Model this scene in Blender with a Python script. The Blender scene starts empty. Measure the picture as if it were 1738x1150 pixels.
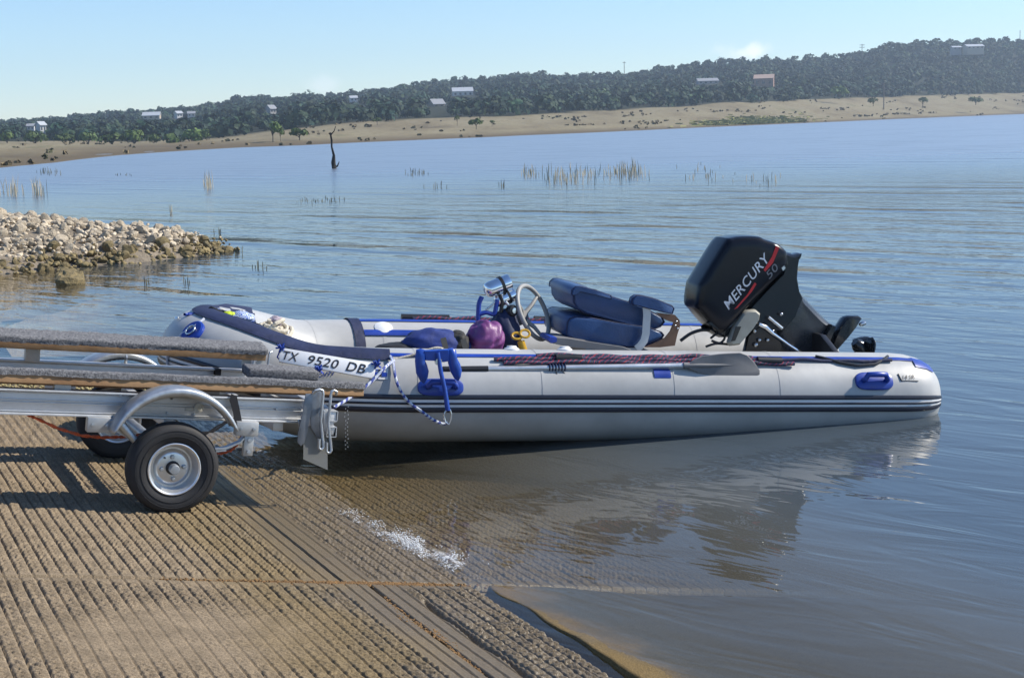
import bpy, bmesh, math, random
import numpy as np
from mathutils import Matrix, Vector

random.seed(7)
rng = np.random.default_rng(7)
SC = bpy.context.scene
COL = SC.collection

# ------------------------------------------------------------------ camera
F_PX, CAM_H, CX, CY = 2414.0, 1.8, 869.0, 575.0
_p = math.atan((575 - 215) / F_PX)
_r = math.atan(.032)
FW = np.array([0, math.cos(_p), -math.sin(_p)])
U0 = np.array([0, math.sin(_p), math.cos(_p)])
R0 = np.array([1., 0, 0])
RT = math.cos(_r) * R0 - math.sin(_r) * U0
UP = math.sin(_r) * R0 + math.cos(_r) * U0
CAM = np.array([0, 0, CAM_H])
cd = bpy.data.cameras.new('camera')
cam = bpy.data.objects.new('camera', cd)
COL.objects.link(cam)
cd.sensor_width = 36.0
cd.lens = F_PX / 1738 * 36
cd.clip_start = .05
cd.clip_end = 6000
m = Matrix.Identity(4)
for i in range(3):
    m[i][0], m[i][1], m[i][2], m[i][3] = RT[i], UP[i], -FW[i], CAM[i]
cam.matrix_world = m
SC.camera = cam

# ------------------------------------------------------------------ world, sun, exposure
SUN_AZ, SUN_EL = math.radians(80), math.radians(40)
w = bpy.data.worlds.new('World')
SC.world = w
w.use_nodes = True
nt = w.node_tree
nt.nodes.clear()
wo = nt.nodes.new('ShaderNodeOutputWorld')
bg = nt.nodes.new('ShaderNodeBackground')
bg.inputs['Strength'].default_value = .105
sky = nt.nodes.new('ShaderNodeTexSky')
sky.sky_type = 'NISHITA'
sky.sun_disc = False
sky.sun_elevation = SUN_EL
sky.sun_rotation = SUN_AZ
sky.altitude = 200
sky.air_density = 1.0
sky.dust_density = .12
sky.ozone_density = 6.0


def pix_dir(u, v):
    d = FW + (u - CX) / F_PX * RT - (v - CY) / F_PX * UP
    return d / np.linalg.norm(d)


# small low cumulus over the ridge and faint high wisps, part of the sky itself
tc = nt.nodes.new('ShaderNodeTexCoord')
nz = nt.nodes.new('ShaderNodeTexNoise')
nz.inputs['Scale'].default_value = 60
nz.inputs['Detail'].default_value = 6
nt.links.new(tc.outputs['Generated'], nz.inputs['Vector'])
last = sky.outputs[0]
for (u, v, rad, sx, amt) in [(1278, 88, .020, 1.0, .75), (1250, 92, .026, 1.0, .35), (540, 146, .022, 1.0, .22), (1440, 120, .03, 1.0, .2)]:
    d = pix_dir(u, v)
    sub = nt.nodes.new('ShaderNodeVectorMath'); sub.operation = 'SUBTRACT'
    nt.links.new(tc.outputs['Generated'], sub.inputs[0]); sub.inputs[1].default_value = d
    scl = nt.nodes.new('ShaderNodeVectorMath'); scl.operation = 'MULTIPLY'
    nt.links.new(sub.outputs[0], scl.inputs[0]); scl.inputs[1].default_value = (.75, 1, 2.0)
    ln = nt.nodes.new('ShaderNodeVectorMath'); ln.operation = 'LENGTH'
    nt.links.new(scl.outputs[0], ln.inputs[0])
    ad = nt.nodes.new('ShaderNodeMath'); ad.operation = 'MULTIPLY_ADD'
    nt.links.new(nz.outputs[0], ad.inputs[0]); ad.inputs[1].default_value = rad * 1.5
    nt.links.new(ln.outputs['Value'], ad.inputs[2])
    mr = nt.nodes.new('ShaderNodeMapRange'); mr.interpolation_type = 'SMOOTHSTEP'
    nt.links.new(ad.outputs[0], mr.inputs['Value'])
    mr.inputs['From Min'].default_value = rad * 1.45
    mr.inputs['From Max'].default_value = rad * .75
    mr.inputs['To Min'].default_value = 0
    mr.inputs['To Max'].default_value = amt
    mx = nt.nodes.new('ShaderNodeMix'); mx.data_type = 'RGBA'
    nt.links.new(mr.outputs[0], mx.inputs['Factor'])
    nt.links.new(last, mx.inputs[6])
    mx.inputs[7].default_value = (7.6, 7.7, 8.2, 1)
    last = mx.outputs[2]
wb = nt.nodes.new('ShaderNodeMix'); wb.data_type = 'RGBA'; wb.blend_type = 'MULTIPLY'   # the camera's cool white balance
wb.inputs[0].default_value = 1
wb.inputs[7].default_value = (.97, .985, 1.0, 1)
nt.links.new(last, wb.inputs[6])
nt.links.new(wb.outputs[2], bg.inputs['Color'])
nt.links.new(bg.outputs[0], wo.inputs['Surface'])

sd = bpy.data.lights.new('sun', 'SUN')
sd.energy = 4.0
sd.angle = math.radians(.55)
sd.color = (1, .93, .82)
so = bpy.data.objects.new('sun', sd)
COL.objects.link(so)
sdir = Vector((math.sin(SUN_AZ) * math.cos(SUN_EL), math.cos(SUN_AZ) * math.cos(SUN_EL), math.sin(SUN_EL)))
so.rotation_euler = sdir.to_track_quat('Z', 'Y').to_euler()
so.location = (20, 5, 20)

SC.view_settings.view_transform = 'Standard'
SC.view_settings.look = 'None'
SC.view_settings.exposure = 0.72
SC.view_settings.gamma = 1
SC.view_settings.use_curve_mapping = False
SC.cycles.max_bounces = 8
SC.cycles.transparent_max_bounces = 12
SC.cycles.caustics_reflective = False
SC.cycles.caustics_refractive = False


# ------------------------------------------------------------------ pixel rays -> points on real planes
def ray(u, v):
    return FW + (u - CX) / F_PX * RT - (v - CY) / F_PX * UP


def hit(u, v, P, n):
    d = ray(u, v); n = np.array(n, float)
    return CAM + d * (np.dot(np.array(P) - CAM, n) / np.dot(d, n))


def wat(u, v, z=0.):
    return hit(u, v, (0, 0, z), (0, 0, 1))


def hor(u):
    return 215 - .032 * (u - 869)


# ramp / trailer frame: a = down the ramp, b = across it (away), n = ramp normal
_az = math.radians(64); SLOPE = .15
_ds = np.array([math.sin(_az), math.cos(_az), 0]); CT = np.array([-math.cos(_az), math.sin(_az), 0])
RN = np.array([_ds[0] * SLOPE, _ds[1] * SLOPE, 1]); RN /= np.linalg.norm(RN)
RA = _ds - RN * np.dot(_ds, RN); RA /= np.linalg.norm(RA)
T0 = hit(297, 873, wat(700, 930), RN)
A_WATER = T0[2] / -RA[2]          # a where the ramp plane meets the water


def tp(u, v, b=0.):
    P = hit(u, v, T0 + CT * b, CT) - T0
    return (float(P @ RA), b, float(P @ RN))


def tw(a, b, n=0.):
    return T0 + RA * a + CT * b + RN * n


def ramp_at(u, v):
    P = hit(u, v, T0, RN) - T0
    return float(P @ RA), float(P @ CT)


TM = Matrix(((RA[0], CT[0], RN[0], 0), (RA[1], CT[1], RN[1], 0), (RA[2], CT[2], RN[2], 0), (0, 0, 0, 1)))

# boat frame: x forward (bow), y port (towards the ramp's near side), z up
BR, BW = .262, .66
_yw, _pt = math.radians(76.5), math.radians(4.4)
BFv = -np.array([math.sin(_yw), math.cos(_yw), 0]) * math.cos(_pt) + np.array([0, 0, math.sin(_pt)])
BPv = np.array([math.cos(_yw), -math.sin(_yw), 0])
BUv = np.cross(BFv, BPv)
BUv *= np.sign(BUv[2])
BO = hit(1500, 684, (0, 8.25, 0), (0, 1, 0)) - BPv * (BR + BW)


def bp(u, v, y=0.):
    P = hit(u, v, BO + BPv * y, BPv) - BO
    return (float(P @ BFv), y, float(P @ BUv))


BM = Matrix(((BFv[0], BPv[0], BUv[0], 0), (BFv[1], BPv[1], BUv[1], 0), (BFv[2], BPv[2], BUv[2], 0), (0, 0, 0, 1)))


# ------------------------------------------------------------------ materials
def node(nt, t, **k):
    n = nt.nodes.new(t)
    for a, b in k.items():
        setattr(n, a, b)
    return n


def mat(name, col, rough=.5, metal=0., var=.12, vs=8., bump=0., bs=60., col2=None, spec=.5, coat=0., rvar=.1, detail=4):
    """procedural surface: two-tone noise, roughness variation, fine relief"""
    M = bpy.data.materials.new(name)
    M.use_nodes = True
    nt = M.node_tree
    b = nt.nodes['Principled BSDF']
    tc = node(nt, 'ShaderNodeTexCoord')
    n1 = node(nt, 'ShaderNodeTexNoise')
    n1.inputs['Scale'].default_value = vs
    n1.inputs['Detail'].default_value = detail
    n1.inputs['Roughness'].default_value = .65
    nt.links.new(tc.outputs['Object'], n1.inputs['Vector'])
    rmp = node(nt, 'ShaderNodeValToRGB')
    c2 = col2 if col2 else tuple(min(1, c * (1 + var)) for c in col)
    c1 = col if col2 else tuple(c * (1 - var) for c in col)
    rmp.color_ramp.elements[0].position = .3
    rmp.color_ramp.elements[1].position = .7
    rmp.color_ramp.elements[0].color = (*c1, 1)
    rmp.color_ramp.elements[1].color = (*c2, 1)
    nt.links.new(n1.outputs[0], rmp.inputs[0])
    nt.links.new(rmp.outputs[0], b.inputs['Base Color'])
    mr = node(nt, 'ShaderNodeMapRange')
    mr.inputs['To Min'].default_value = max(0.02, rough - rvar)
    mr.inputs['To Max'].default_value = min(1, rough + rvar)
    nt.links.new(n1.outputs[0], mr.inputs[0])
    nt.links.new(mr.outputs[0], b.inputs['Roughness'])
    b.inputs['Metallic'].default_value = metal
    b.inputs['Specular IOR Level'].default_value = spec
    b.inputs['Coat Weight'].default_value = coat
    if bump:
        n2 = node(nt, 'ShaderNodeTexNoise')
        n2.inputs['Scale'].default_value = bs
        n2.inputs['Detail'].default_value = 3
        nt.links.new(tc.outputs['Object'], n2.inputs['Vector'])
        bn = node(nt, 'ShaderNodeBump')
        bn.inputs['Strength'].default_value = 1
        bn.inputs['Distance'].default_value = bump
        nt.links.new(n2.outputs[0], bn.inputs['Height'])
        nt.links.new(bn.outputs[0], b.inputs['Normal'])
    return M


# ------------------------------------------------------------------ mesh helpers
class G:
    """collects geometry for ONE mesh"""

    def __init__(s):
        s.v = []; s.f = []

    def add(s, vs, fs):
        o = len(s.v)
        s.v += [tuple(map(float, q)) for q in vs]
        s.f += [tuple(o + i for i in f) for f in fs]
        return s

    def box(s, c, d, R=None):
        vs = []
        for x in (-.5, .5):
            for y in (-.5, .5):
                for z in (-.5, .5):
                    q = Vector((x * d[0], y * d[1], z * d[2]))
                    if R is not None: q = R @ q
                    vs.append((c[0] + q[0], c[1] + q[1], c[2] + q[2]))
        return s.add(vs, [(0, 1, 3, 2), (4, 6, 7, 5), (0, 4, 5, 1), (2, 3, 7, 6), (0, 2, 6, 4), (1, 5, 7, 3)])

    def bar(s, p0, p1, wd, h, up=(0, 0, 1)):
        p0, p1 = Vector(p0), Vector(p1)
        d = (p1 - p0)
        x = d.normalized(); y = Vector(up).cross(x).normalized(); z = x.cross(y)
        R = Matrix((x, y, z)).transposed()
        return s.box((p0 + p1) / 2, (d.length, wd, h), R)

    def tube(s, pts, r, n=8, caps=True, closed=False):
        P = [Vector(q) for q in pts]
        rs = r if isinstance(r, (list, tuple)) else [r] * len(P)
        rings = []
        prev = None
        N = len(P)
        for i in range(N):
            if closed:
                t = P[(i + 1) % N] - P[i - 1]
            else:
                t = P[min(i + 1, N - 1)] - P[max(i - 1, 0)]
            if t.length < 1e-9: t = Vector((1, 0, 0))
            t.normalize()
            if prev is None:
                a = Vector((0, 0, 1)) if abs(t.z) < .9 else Vector((1, 0, 0))
                x = a.cross(t).normalized()
            else:
                x = (prev - t * prev.dot(t))
                x = x.normalized() if x.length > 1e-6 else Vector((1, 0, 0)).cross(t).normalized()
            prev = x
            y = t.cross(x)
            rings.append([P[i] + x * (rs[i] * math.cos(k * 2 * math.pi / n)) + y * (rs[i] * math.sin(k * 2 * math.pi / n)) for k in range(n)])
        vs = [q for R in rings for q in R]
        fs = []
        for i in range(N if closed else N - 1):
            j = (i + 1) % N
            for k in range(n):
                k2 = (k + 1) % n
                fs.append((i * n + k, i * n + k2, j * n + k2, j * n + k))
        if caps and not closed:
            fs.append(tuple(range(n))[::-1])
            fs.append(tuple((N - 1) * n + k for k in range(n)))
        return s.add(vs, fs)

    def cyl(s, p0, p1, r, n=16, r1=None):
        return s.tube([p0, p1], [r, r if r1 is None else r1], n)

    def lathe(s, prof, c, axis, n=32, closed=False):
        """prof: list of (radius, along axis)"""
        ax = Vector(axis).normalized()
        a = Vector((0, 0, 1)) if abs(ax.z) < .9 else Vector((1, 0, 0))
        x = a.cross(ax).normalized(); y = ax.cross(x); c = Vector(c)
        vs = []
        for (r, h) in prof:
            for k in range(n):
                t = 2 * math.pi * k / n
                vs.append(c + ax * h + (x * math.cos(t) + y * math.sin(t)) * r)
        fs = []
        L = len(prof)
        for i in range(L if closed else L - 1):
            j = (i + 1) % L
            for k in range(n):
                k2 = (k + 1) % n
                fs.append((i * n + k, i * n + k2, j * n + k2, j * n + k))
        if not closed:
            if prof[0][0] > 1e-4: fs.append(tuple(range(n))[::-1])
            if prof[-1][0] > 1e-4: fs.append(tuple((L - 1) * n + k for k in range(n)))
        return s.add(vs, fs)

    def slab(s, outline, layers, axis=1):
        """outline: 3D points lying near a plane; layers: list of (offset along axis, scale about centroid)"""
        O = np.array(outline, float)
        c = O.mean(0)
        n = len(O)
        vs = []
        for off, sc in layers:
            Q = c + (O - c) * sc
            Q[:, axis] = O[:, axis] + off
            vs += [tuple(q) for q in Q]
        fs = []
        for i in range(len(layers) - 1):
            for k in range(n):
                k2 = (k + 1) % n
                fs.append((i * n + k, i * n + k2, (i + 1) * n + k2, (i + 1) * n + k))
        fs.append(tuple(range(n))[::-1]); fs.append(tuple((len(layers) - 1) * n + k for k in range(n)))
        return s.add(vs, fs)

    def ball(s, c, r, n=10, m=7, R=None):
        rx, ry, rz = r if isinstance(r, (tuple, list)) else (r, r, r)
        vs = []; fs = []
        for i in range(m + 1):
            ph = math.pi * i / m
            for k in range(n):
                t = 2 * math.pi * k / n
                q = Vector((rx * math.sin(ph) * math.cos(t), ry * math.sin(ph) * math.sin(t), rz * math.cos(ph)))
                if R is not None: q = R @ q
                vs.append((c[0] + q.x, c[1] + q.y, c[2] + q.z))
        for i in range(m):
            for k in range(n):
                k2 = (k + 1) % n
                fs.append((i * n + k, (i + 1) * n + k, (i + 1) * n + k2, i * n + k2))
        return s.add(vs, fs)

    def build(s, name, M, parent=None, bevel=0., sub=0, angle=40, org=None, seg=2, jitter=0):
        o0 = Vector(org) if org is not None else (Vector(parent['_org']) if parent is not None and '_org' in parent else Vector((0, 0, 0)))
        me = bpy.data.meshes.new(name)
        me.from_pydata([(a - o0.x, b - o0.y, c - o0.z) for a, b, c in s.v], [], s.f)
        bm = bmesh.new(); bm.from_mesh(me)
        bmesh.ops.remove_doubles(bm, verts=bm.verts, dist=1e-6)
        bmesh.ops.recalc_face_normals(bm, faces=bm.faces)
        if bevel:
            ed = [e for e in bm.edges if len(e.link_faces) == 2 and e.calc_face_angle(0) > .5]
            bmesh.ops.bevel(bm, geom=ed, offset=bevel, segments=seg, profile=.5, affect='EDGES', clamp_overlap=True)
        if sub:
            bmesh.ops.subdivide_edges(bm, edges=bm.edges, cuts=sub, use_grid_fill=True)
        if jitter:
            for q in bm.verts:
                q.co += Vector((random.uniform(-1, 1), random.uniform(-1, 1), random.uniform(-1, 1))) * jitter
        bm.to_mesh(me); bm.free()
        me.shade_smooth()
        me.set_sharp_from_angle(angle=math.radians(angle))
        ob = bpy.data.objects.new(name, me)
        COL.objects.link(ob)
        if M is not None: me.materials.append(M)
        if parent is not None:
            ob.parent = parent
            if '_org' in parent: ob['_org'] = parent['_org']
        return ob


def tag(o, label=None, cat=None, group=None, kind=None):
    if label: o['label'] = label
    if cat: o['category'] = cat
    if group: o['group'] = group
    if kind: o['kind'] = kind
    return o


def thing(name, label, cat, org=(0, 0, 0), frame=None, base=None, group=None):
    """Empty at the thing's base; org is that base in frame coordinates (boat, trailer or world)"""
    o = bpy.data.objects.new(name, None)
    COL.objects.link(o)
    o.empty_display_size = .1
    F = frame if frame is not None else Matrix.Identity(4)
    B = Vector(base) if base is not None else Vector((0, 0, 0))
    M = F.copy()
    M.translation = B + F.to_3x3() @ Vector(org)
    o.matrix_world = M
    o['_org'] = tuple(map(float, org))
    tag(o, label, cat, group)
    return o


def boat_thing(name, label, cat, org, group=None):
    return thing(name, label, cat, org, BM, BO, group)


def solo(o, frame, base):
    """a thing that is one mesh, given in frame coordinates"""
    M = frame.copy(); M.translation = Vector(base)
    o.matrix_world = M
    return o


def text_geo(body, size=1., shear=0., spacing=1., bold=0.):
    cu = bpy.data.curves.new('t', 'FONT')
    cu.body = body; cu.size = size; cu.shear = shear; cu.space_character = spacing
    cu.offset = bold
    cu.resolution_u = 3
    ob = bpy.data.objects.new('t', cu)
    COL.objects.link(ob)
    dg = bpy.context.evaluated_depsgraph_get()
    me = ob.evaluated_get(dg).to_mesh()
    V = [tuple(v.co) for v in me.vertices]; Fc = [tuple(p.vertices) for p in me.polygons]
    ob.evaluated_get(dg).to_mesh_clear()
    bpy.data.objects.remove(ob); bpy.data.curves.remove(cu)
    xs = [v[0] for v in V]
    x0, x1 = min(xs), max(xs)
    return [((v[0] - x0) / (x1 - x0), v[1] / (x1 - x0)) for v in V], Fc


def np_mesh(name, V, Fq, M, smooth=False):
    me = bpy.data.meshes.new(name)
    V = np.asarray(V, np.float32); Fq = np.asarray(Fq, np.int32)
    me.vertices.add(len(V)); me.vertices.foreach_set('co', V.ravel())
    k = Fq.shape[1]
    me.loops.add(Fq.size); me.loops.foreach_set('vertex_index', Fq.ravel())
    me.polygons.add(len(Fq))
    me.polygons.foreach_set('loop_start', np.arange(0, Fq.size, k, dtype=np.int32))
    me.polygons.foreach_set('loop_total', np.full(len(Fq), k, np.int32))
    if smooth: me.polygons.foreach_set('use_smooth', np.ones(len(Fq), bool))
    me.update(calc_edges=True)
    me.validate()
    if M is not None: me.materials.append(M)
    o = bpy.data.objects.new(name, me)
    COL.objects.link(o)
    return o


def vnoise(x, y, seed=0):
    """smooth value noise, numpy"""
    r = np.random.default_rng(seed).random((64, 64))
    xi = np.floor(x).astype(int); yi = np.floor(y).astype(int)
    fx = x - xi; fy = y - yi
    fx = fx * fx * (3 - 2 * fx); fy = fy * fy * (3 - 2 * fy)
    g = lambda a, b: r[a % 64, b % 64]
    return (g(xi, yi) * (1 - fx) + g(xi + 1, yi) * fx) * (1 - fy) + (g(xi, yi + 1) * (1 - fx) + g(xi + 1, yi + 1) * fx) * fy

# ================================================================== SETTING
# ------------------------------------------------------------------ water
def water_material():
    M = bpy.data.materials.new('lake_water')
    M.use_nodes = True
    nt = M.node_tree
    nt.nodes.clear()
    L = nt.links.new
    out = node(nt, 'ShaderNodeOutputMaterial')
    geo = node(nt, 'ShaderNodeNewGeometry')

    def noise(scale_vec, rot, sc, detail, rough=.5, dist=0.):
        mp = node(nt, 'ShaderNodeMapping', vector_type='TEXTURE')
        mp.inputs['Scale'].default_value = tuple(1 / q for q in scale_vec)
        mp.inputs['Rotation'].default_value = (0, 0, math.radians(-rot))
        L(geo.outputs['Position'], mp.inputs['Vector'])
        n = node(nt, 'ShaderNodeTexNoise')
        n.inputs['Scale'].default_value = sc
        n.inputs['Detail'].default_value = detail
        n.inputs['Roughness'].default_value = rough
        n.inputs['Distortion'].default_value = dist
        L(mp.outputs[0], n.inputs['Vector'])
        return n.outputs[0]

    def mul(a, b):
        n = node(nt, 'ShaderNodeMath', operation='MULTIPLY')
        if isinstance(a, (int, float)): n.inputs[0].default_value = a
        else: L(a, n.inputs[0])
        if isinstance(b, (int, float)): n.inputs[1].default_value = b
        else: L(b, n.inputs[1])
        return n.outputs[0]

    def addn(a, b):
        n = node(nt, 'ShaderNodeMath', operation='ADD')
        L(a, n.inputs[0])
        if isinstance(b, (int, float)): n.inputs[1].default_value = b
        else: L(b, n.inputs[1])
        return n.outputs[0]

    def rng_(x, a, b, c, d):
        n = node(nt, 'ShaderNodeMapRange', interpolation_type='SMOOTHSTEP')
        L(x, n.inputs[0])
        for i, q in enumerate((a, b, c, d)): n.inputs[i + 1].default_value = q
        return n.outputs[0]

    sep = node(nt, 'ShaderNodeSeparateXYZ'); L(geo.outputs['Position'], sep.inputs[0])
    # swell left by a passing boat: long low crests running obliquely, patchy
    mp = node(nt, 'ShaderNodeMapping', vector_type='TEXTURE')
    mp.inputs['Rotation'].default_value = (0, 0, math.radians(-46))
    L(geo.outputs['Position'], mp.inputs['Vector'])
    wv = node(nt, 'ShaderNodeTexWave', wave_type='BANDS', bands_direction='Y', wave_profile='SIN')
    wv.inputs['Scale'].default_value = .125
    wv.inputs['Distortion'].default_value = 3.0
    wv.inputs['Detail'].default_value = 2.0
    wv.inputs['Detail Scale'].default_value = .22
    L(mp.outputs[0], wv.inputs['Vector'])
    crest = node(nt, 'ShaderNodeMath', operation='POWER'); L(wv.outputs['Fac'], crest.inputs[0]); crest.inputs[1].default_value = 5.0
    patch = rng_(noise((.10, .16, 1), .2, 1, 2), .44, .60, .0, 1)
    away = rng_(sep.outputs['Y'], 9.5, 16, 0.05, 1)
    swell = mul(mul(crest.outputs[0], patch), mul(away, .036))
    chop = mul(noise((.42, 1.15, 1), 46, 1.0, 3, .5, .4), mul(away, .046))
    near = mul(noise((.9, 3.0, 1), 40, 1.0, 3, .55, .8), .012)
    fine = mul(noise((3, 8, 1), 46, 1.0, 2, .5), mul(rng_(sep.outputs['Y'], 6, 14, .12, 1), .005))
    h = addn(addn(swell, chop), addn(near, fine))
    bn = node(nt, 'ShaderNodeBump')
    bn.inputs['Strength'].default_value = 1
    bn.inputs['Distance'].default_value = 1
    L(h, bn.inputs['Height'])
    # Schlick reflectance, the same from above and below (the surface does not bend light)
    dn = node(nt, 'ShaderNodeVectorMath', operation='DOT_PRODUCT'); L(bn.outputs[0], dn.inputs[0]); L(geo.outputs['Incoming'], dn.inputs[1])
    ab = node(nt, 'ShaderNodeMath', operation='ABSOLUTE'); L(dn.outputs['Value'], ab.inputs[0])
    om = node(nt, 'ShaderNodeMath', operation='SUBTRACT', use_clamp=True); om.inputs[0].default_value = 1; L(ab.outputs[0], om.inputs[1])
    pw = node(nt, 'ShaderNodeMath', operation='POWER'); L(om.outputs[0], pw.inputs[0]); pw.inputs[1].default_value = 5
    fr = node(nt, 'ShaderNodeMath', operation='MULTIPLY_ADD'); L(pw.outputs[0], fr.inputs[0]); fr.inputs[1].default_value = .98; fr.inputs[2].default_value = .02
    gl = node(nt, 'ShaderNodeBsdfGlossy')
    L(rng_(sep.outputs['Y'], 12, 75, .03, .30), gl.inputs['Roughness'])     # ripples too fine to see, farther out
    L(bn.outputs[0], gl.inputs['Normal'])
    # body of the water: clear in the shallows, silty with depth
    dt = node(nt, 'ShaderNodeVectorMath', operation='DOT_PRODUCT')
    L(geo.outputs['Position'], dt.inputs[0]); dt.inputs[1].default_value = tuple(_ds)
    w0 = float(np.dot(tw(A_WATER, 0), _ds))
    dist = addn(dt.outputs['Value'], -w0)
    murk = rng_(dist, -.05, 1.9, .02, .93)
    tr = node(nt, 'ShaderNodeBsdfTransparent'); tr.inputs['Color'].default_value = (.95, .91, .78, 1)
    df = node(nt, 'ShaderNodeBsdfDiffuse')
    silt = node(nt, 'ShaderNodeMix', data_type='RGBA')
    L(rng_(dist, 0, 2.4, 0, 1), silt.inputs['Factor'])
    silt.inputs[6].default_value = (.155, .135, .09, 1)
    silt.inputs[7].default_value = (.062, .082, .100, 1)
    L(silt.outputs[2], df.inputs['Color'])
    mb = node(nt, 'ShaderNodeMixShader'); L(murk, mb.inputs[0]); L(tr.outputs[0], mb.inputs[1]); L(df.outputs[0], mb.inputs[2])
    ms = node(nt, 'ShaderNodeMixShader'); L(fr.outputs[0], ms.inputs[0]); L(mb.outputs[0], ms.inputs[1]); L(gl.outputs[0], ms.inputs[2])
    L(ms.outputs[0], out.inputs['Surface'])
    return M


g = G().add([(-1400, -60, 0), (1400, -60, 0), (1400, 1400, 0), (-1400, 1400, 0)], [(0, 1, 2, 3)])
tag(g.build('lake_water', water_material()), kind='structure')

# ------------------------------------------------------------------ ramp
def ramp_material(name, dry, wet, gold, wet_a=(-.1, .6), gold_amt=.75):
    M = bpy.data.materials.new(name); M.use_nodes = True
    nt = M.node_tree; L = nt.links.new
    b = nt.nodes['Principled BSDF']
    tc = node(nt, 'ShaderNodeTexCoord')
    sep = node(nt, 'ShaderNodeSeparateXYZ'); L(tc.outputs['Object'], sep.inputs[0])

    def nz(s, d=5, r=.6):
        n = node(nt, 'ShaderNodeTexNoise'); n.inputs['Scale'].default_value = s; n.inputs['Detail'].default_value = d; n.inputs['Roughness'].default_value = r
        L(tc.outputs['Object'], n.inputs['Vector']); return n.outputs[0]

    def mrange(x, a, c, d=0., e=1.):
        n = node(nt, 'ShaderNodeMapRange', interpolation_type='SMOOTHSTEP'); L(x, n.inputs[0])
        for i, q in enumerate((a, c, d, e)): n.inputs[i + 1].default_value = q
        return n.outputs[0]

    def mixc(f, a, c):
        n = node(nt, 'ShaderNodeMix', data_type='RGBA')
        L(f, n.inputs['Factor'])
        for i, q in ((6, a), (7, c)):
            if isinstance(q, tuple): n.inputs[i].default_value = (*q, 1)
            else: L(q, n.inputs[i])
        return n.outputs[2]
    big = nz(1.6, 4); mid = nz(9, 5); fine = nz(160, 3, .7)
    d2 = mixc(mrange(mid, .3, .7), tuple(c * .78 for c in dry), tuple(c * 1.15 for c in dry))
    d2 = mixc(mrange(fine, .36, .66), mixc(mrange(mid, .3, .7), tuple(c * .5 for c in dry), tuple(c * .62 for c in dry)), d2)
    # damp, weedy concrete nearer the water
    n = node(nt, 'ShaderNodeMath', operation='MULTIPLY_ADD'); L(big, n.inputs[0]); n.inputs[1].default_value = .9; L(sep.outputs['X'], n.inputs[2])
    wetf = mrange(n.outputs[0], wet_a[0] + .45, wet_a[1] + .45)
    goldf = mrange(n.outputs[0], -.35 + .45, .25 + .45, 0, gold_amt)
    c = mixc(goldf, d2, mixc(mrange(fine, .35, .65), tuple(q * .55 for q in gold), gold))
    c = mixc(wetf, c, mixc(mrange(fine, .35, .65), tuple(q * .6 for q in wet), wet))
    L(c, b.inputs['Base Color'])
    L(mrange(wetf, 0, 1, .92, .28), b.inputs['Roughness'])
    L(mrange(wetf, 0, 1, .2, .5), b.inputs['Specular IOR Level'])
    bn = node(nt, 'ShaderNodeBump'); bn.inputs['Distance'].default_value = .004; bn.inputs['Strength'].default_value = .8
    L(fine, bn.inputs['Height']); L(bn.outputs[0], b.inputs['Normal'])
    return M


M_RAMP = ramp_material('grooved_concrete', (.29, .225, .15), (.19, .147, .09), (.225, .16, .068))
M_GOLD = ramp_material('algae_concrete', (.20, .14, .062), (.085, .078, .058), (.21, .145, .06), (.9, 1.25), .9)
M_BASE = mat('ramp_base_concrete', (.20, .165, .115), .8, var=.3, vs=6, bump=.01, bs=40)

A0, A1, B0, B1 = -14., 9., -9., 4.7
g = G()
cn = [(A0, B0), (A1, B0), (A1, B1), (A0, B1)]
vs = [tw(a, b, -.034) for a, b in cn] + [tw(a, b, -.034) - np.array([0, 0, 1.6]) for a, b in cn]
g.add([(np.array(q) - T0) @ np.stack([RA, CT, RN]).T for q in vs], [(0, 1, 2, 3), (0, 4, 5, 1), (1, 5, 6, 2), (2, 6, 7, 3), (3, 7, 4, 0), (4, 7, 6, 5)])
ramp = g.build('boat_ramp', M_BASE)
solo(ramp, TM, T0)
tag(ramp, kind='structure')


def joint_b(a):
    return -1.095 - .156 * a


def ramp_height(a, b, near):
    PITCH = .051
    ph = (a / PITCH) % 1.0
    groove = np.exp(-((ph - .5) / .052) ** 2) * -.013 + np.exp(-((ph - .64) / .09) ** 2) * .0022
    # ropey broom marks between the grooves
    wob = vnoise(a * 9, b * 9, 3) * .05
    k = (b + (a * (.9 if near else -.5)) + wob) / (.042 if near else .040)
    rib = (np.abs(np.sin(math.pi * k + np.floor(a / PITCH) * 1.1)) ** .8 - .5) * .0135
    rib *= .45 + 1.1 * vnoise(a * 6 + 5, b * 6, 4)
    rib += (vnoise(a * 55, b * 55, 5) - .5) * .010
    edge = np.clip(np.abs(ph - .5) / .25, 0, 1)
    h = groove + rib * edge
    jb = np.abs(b - joint_b(a))
    flat = np.clip((jb - .055) / .02, 0, 1)
    if near:
        sm = ((a > .345) & (a < .60))
    else:
        sm = ((a > .27) & (a < .52)) & (b < 1.2)
    h = np.where(sm, groove * (.9) - .001 + (vnoise(a * 40, b * 40, 8) - .5) * .002, h)
    h = groove * (1 - flat) * .6 + h * flat
    if near:   # open crack along the seam
        h = h - .028 * np.exp(-((a - .612 - .006 * np.sin(b * 17)) / .011) ** 2) * np.clip((vnoise(b * 3.1, b * 0 + 2, 15) - .38) * 9, 0, 1) * (b < -1.3)
    wear = np.clip(1 - 1.1 * np.exp(-(((a + .35) / .5) ** 2 + ((b + 1.75) / .35) ** 2)), .25, 1) if near else 1
    return h * wear + (vnoise(a * 1.7, b * 1.7, 9) - .5) * .012


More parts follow.
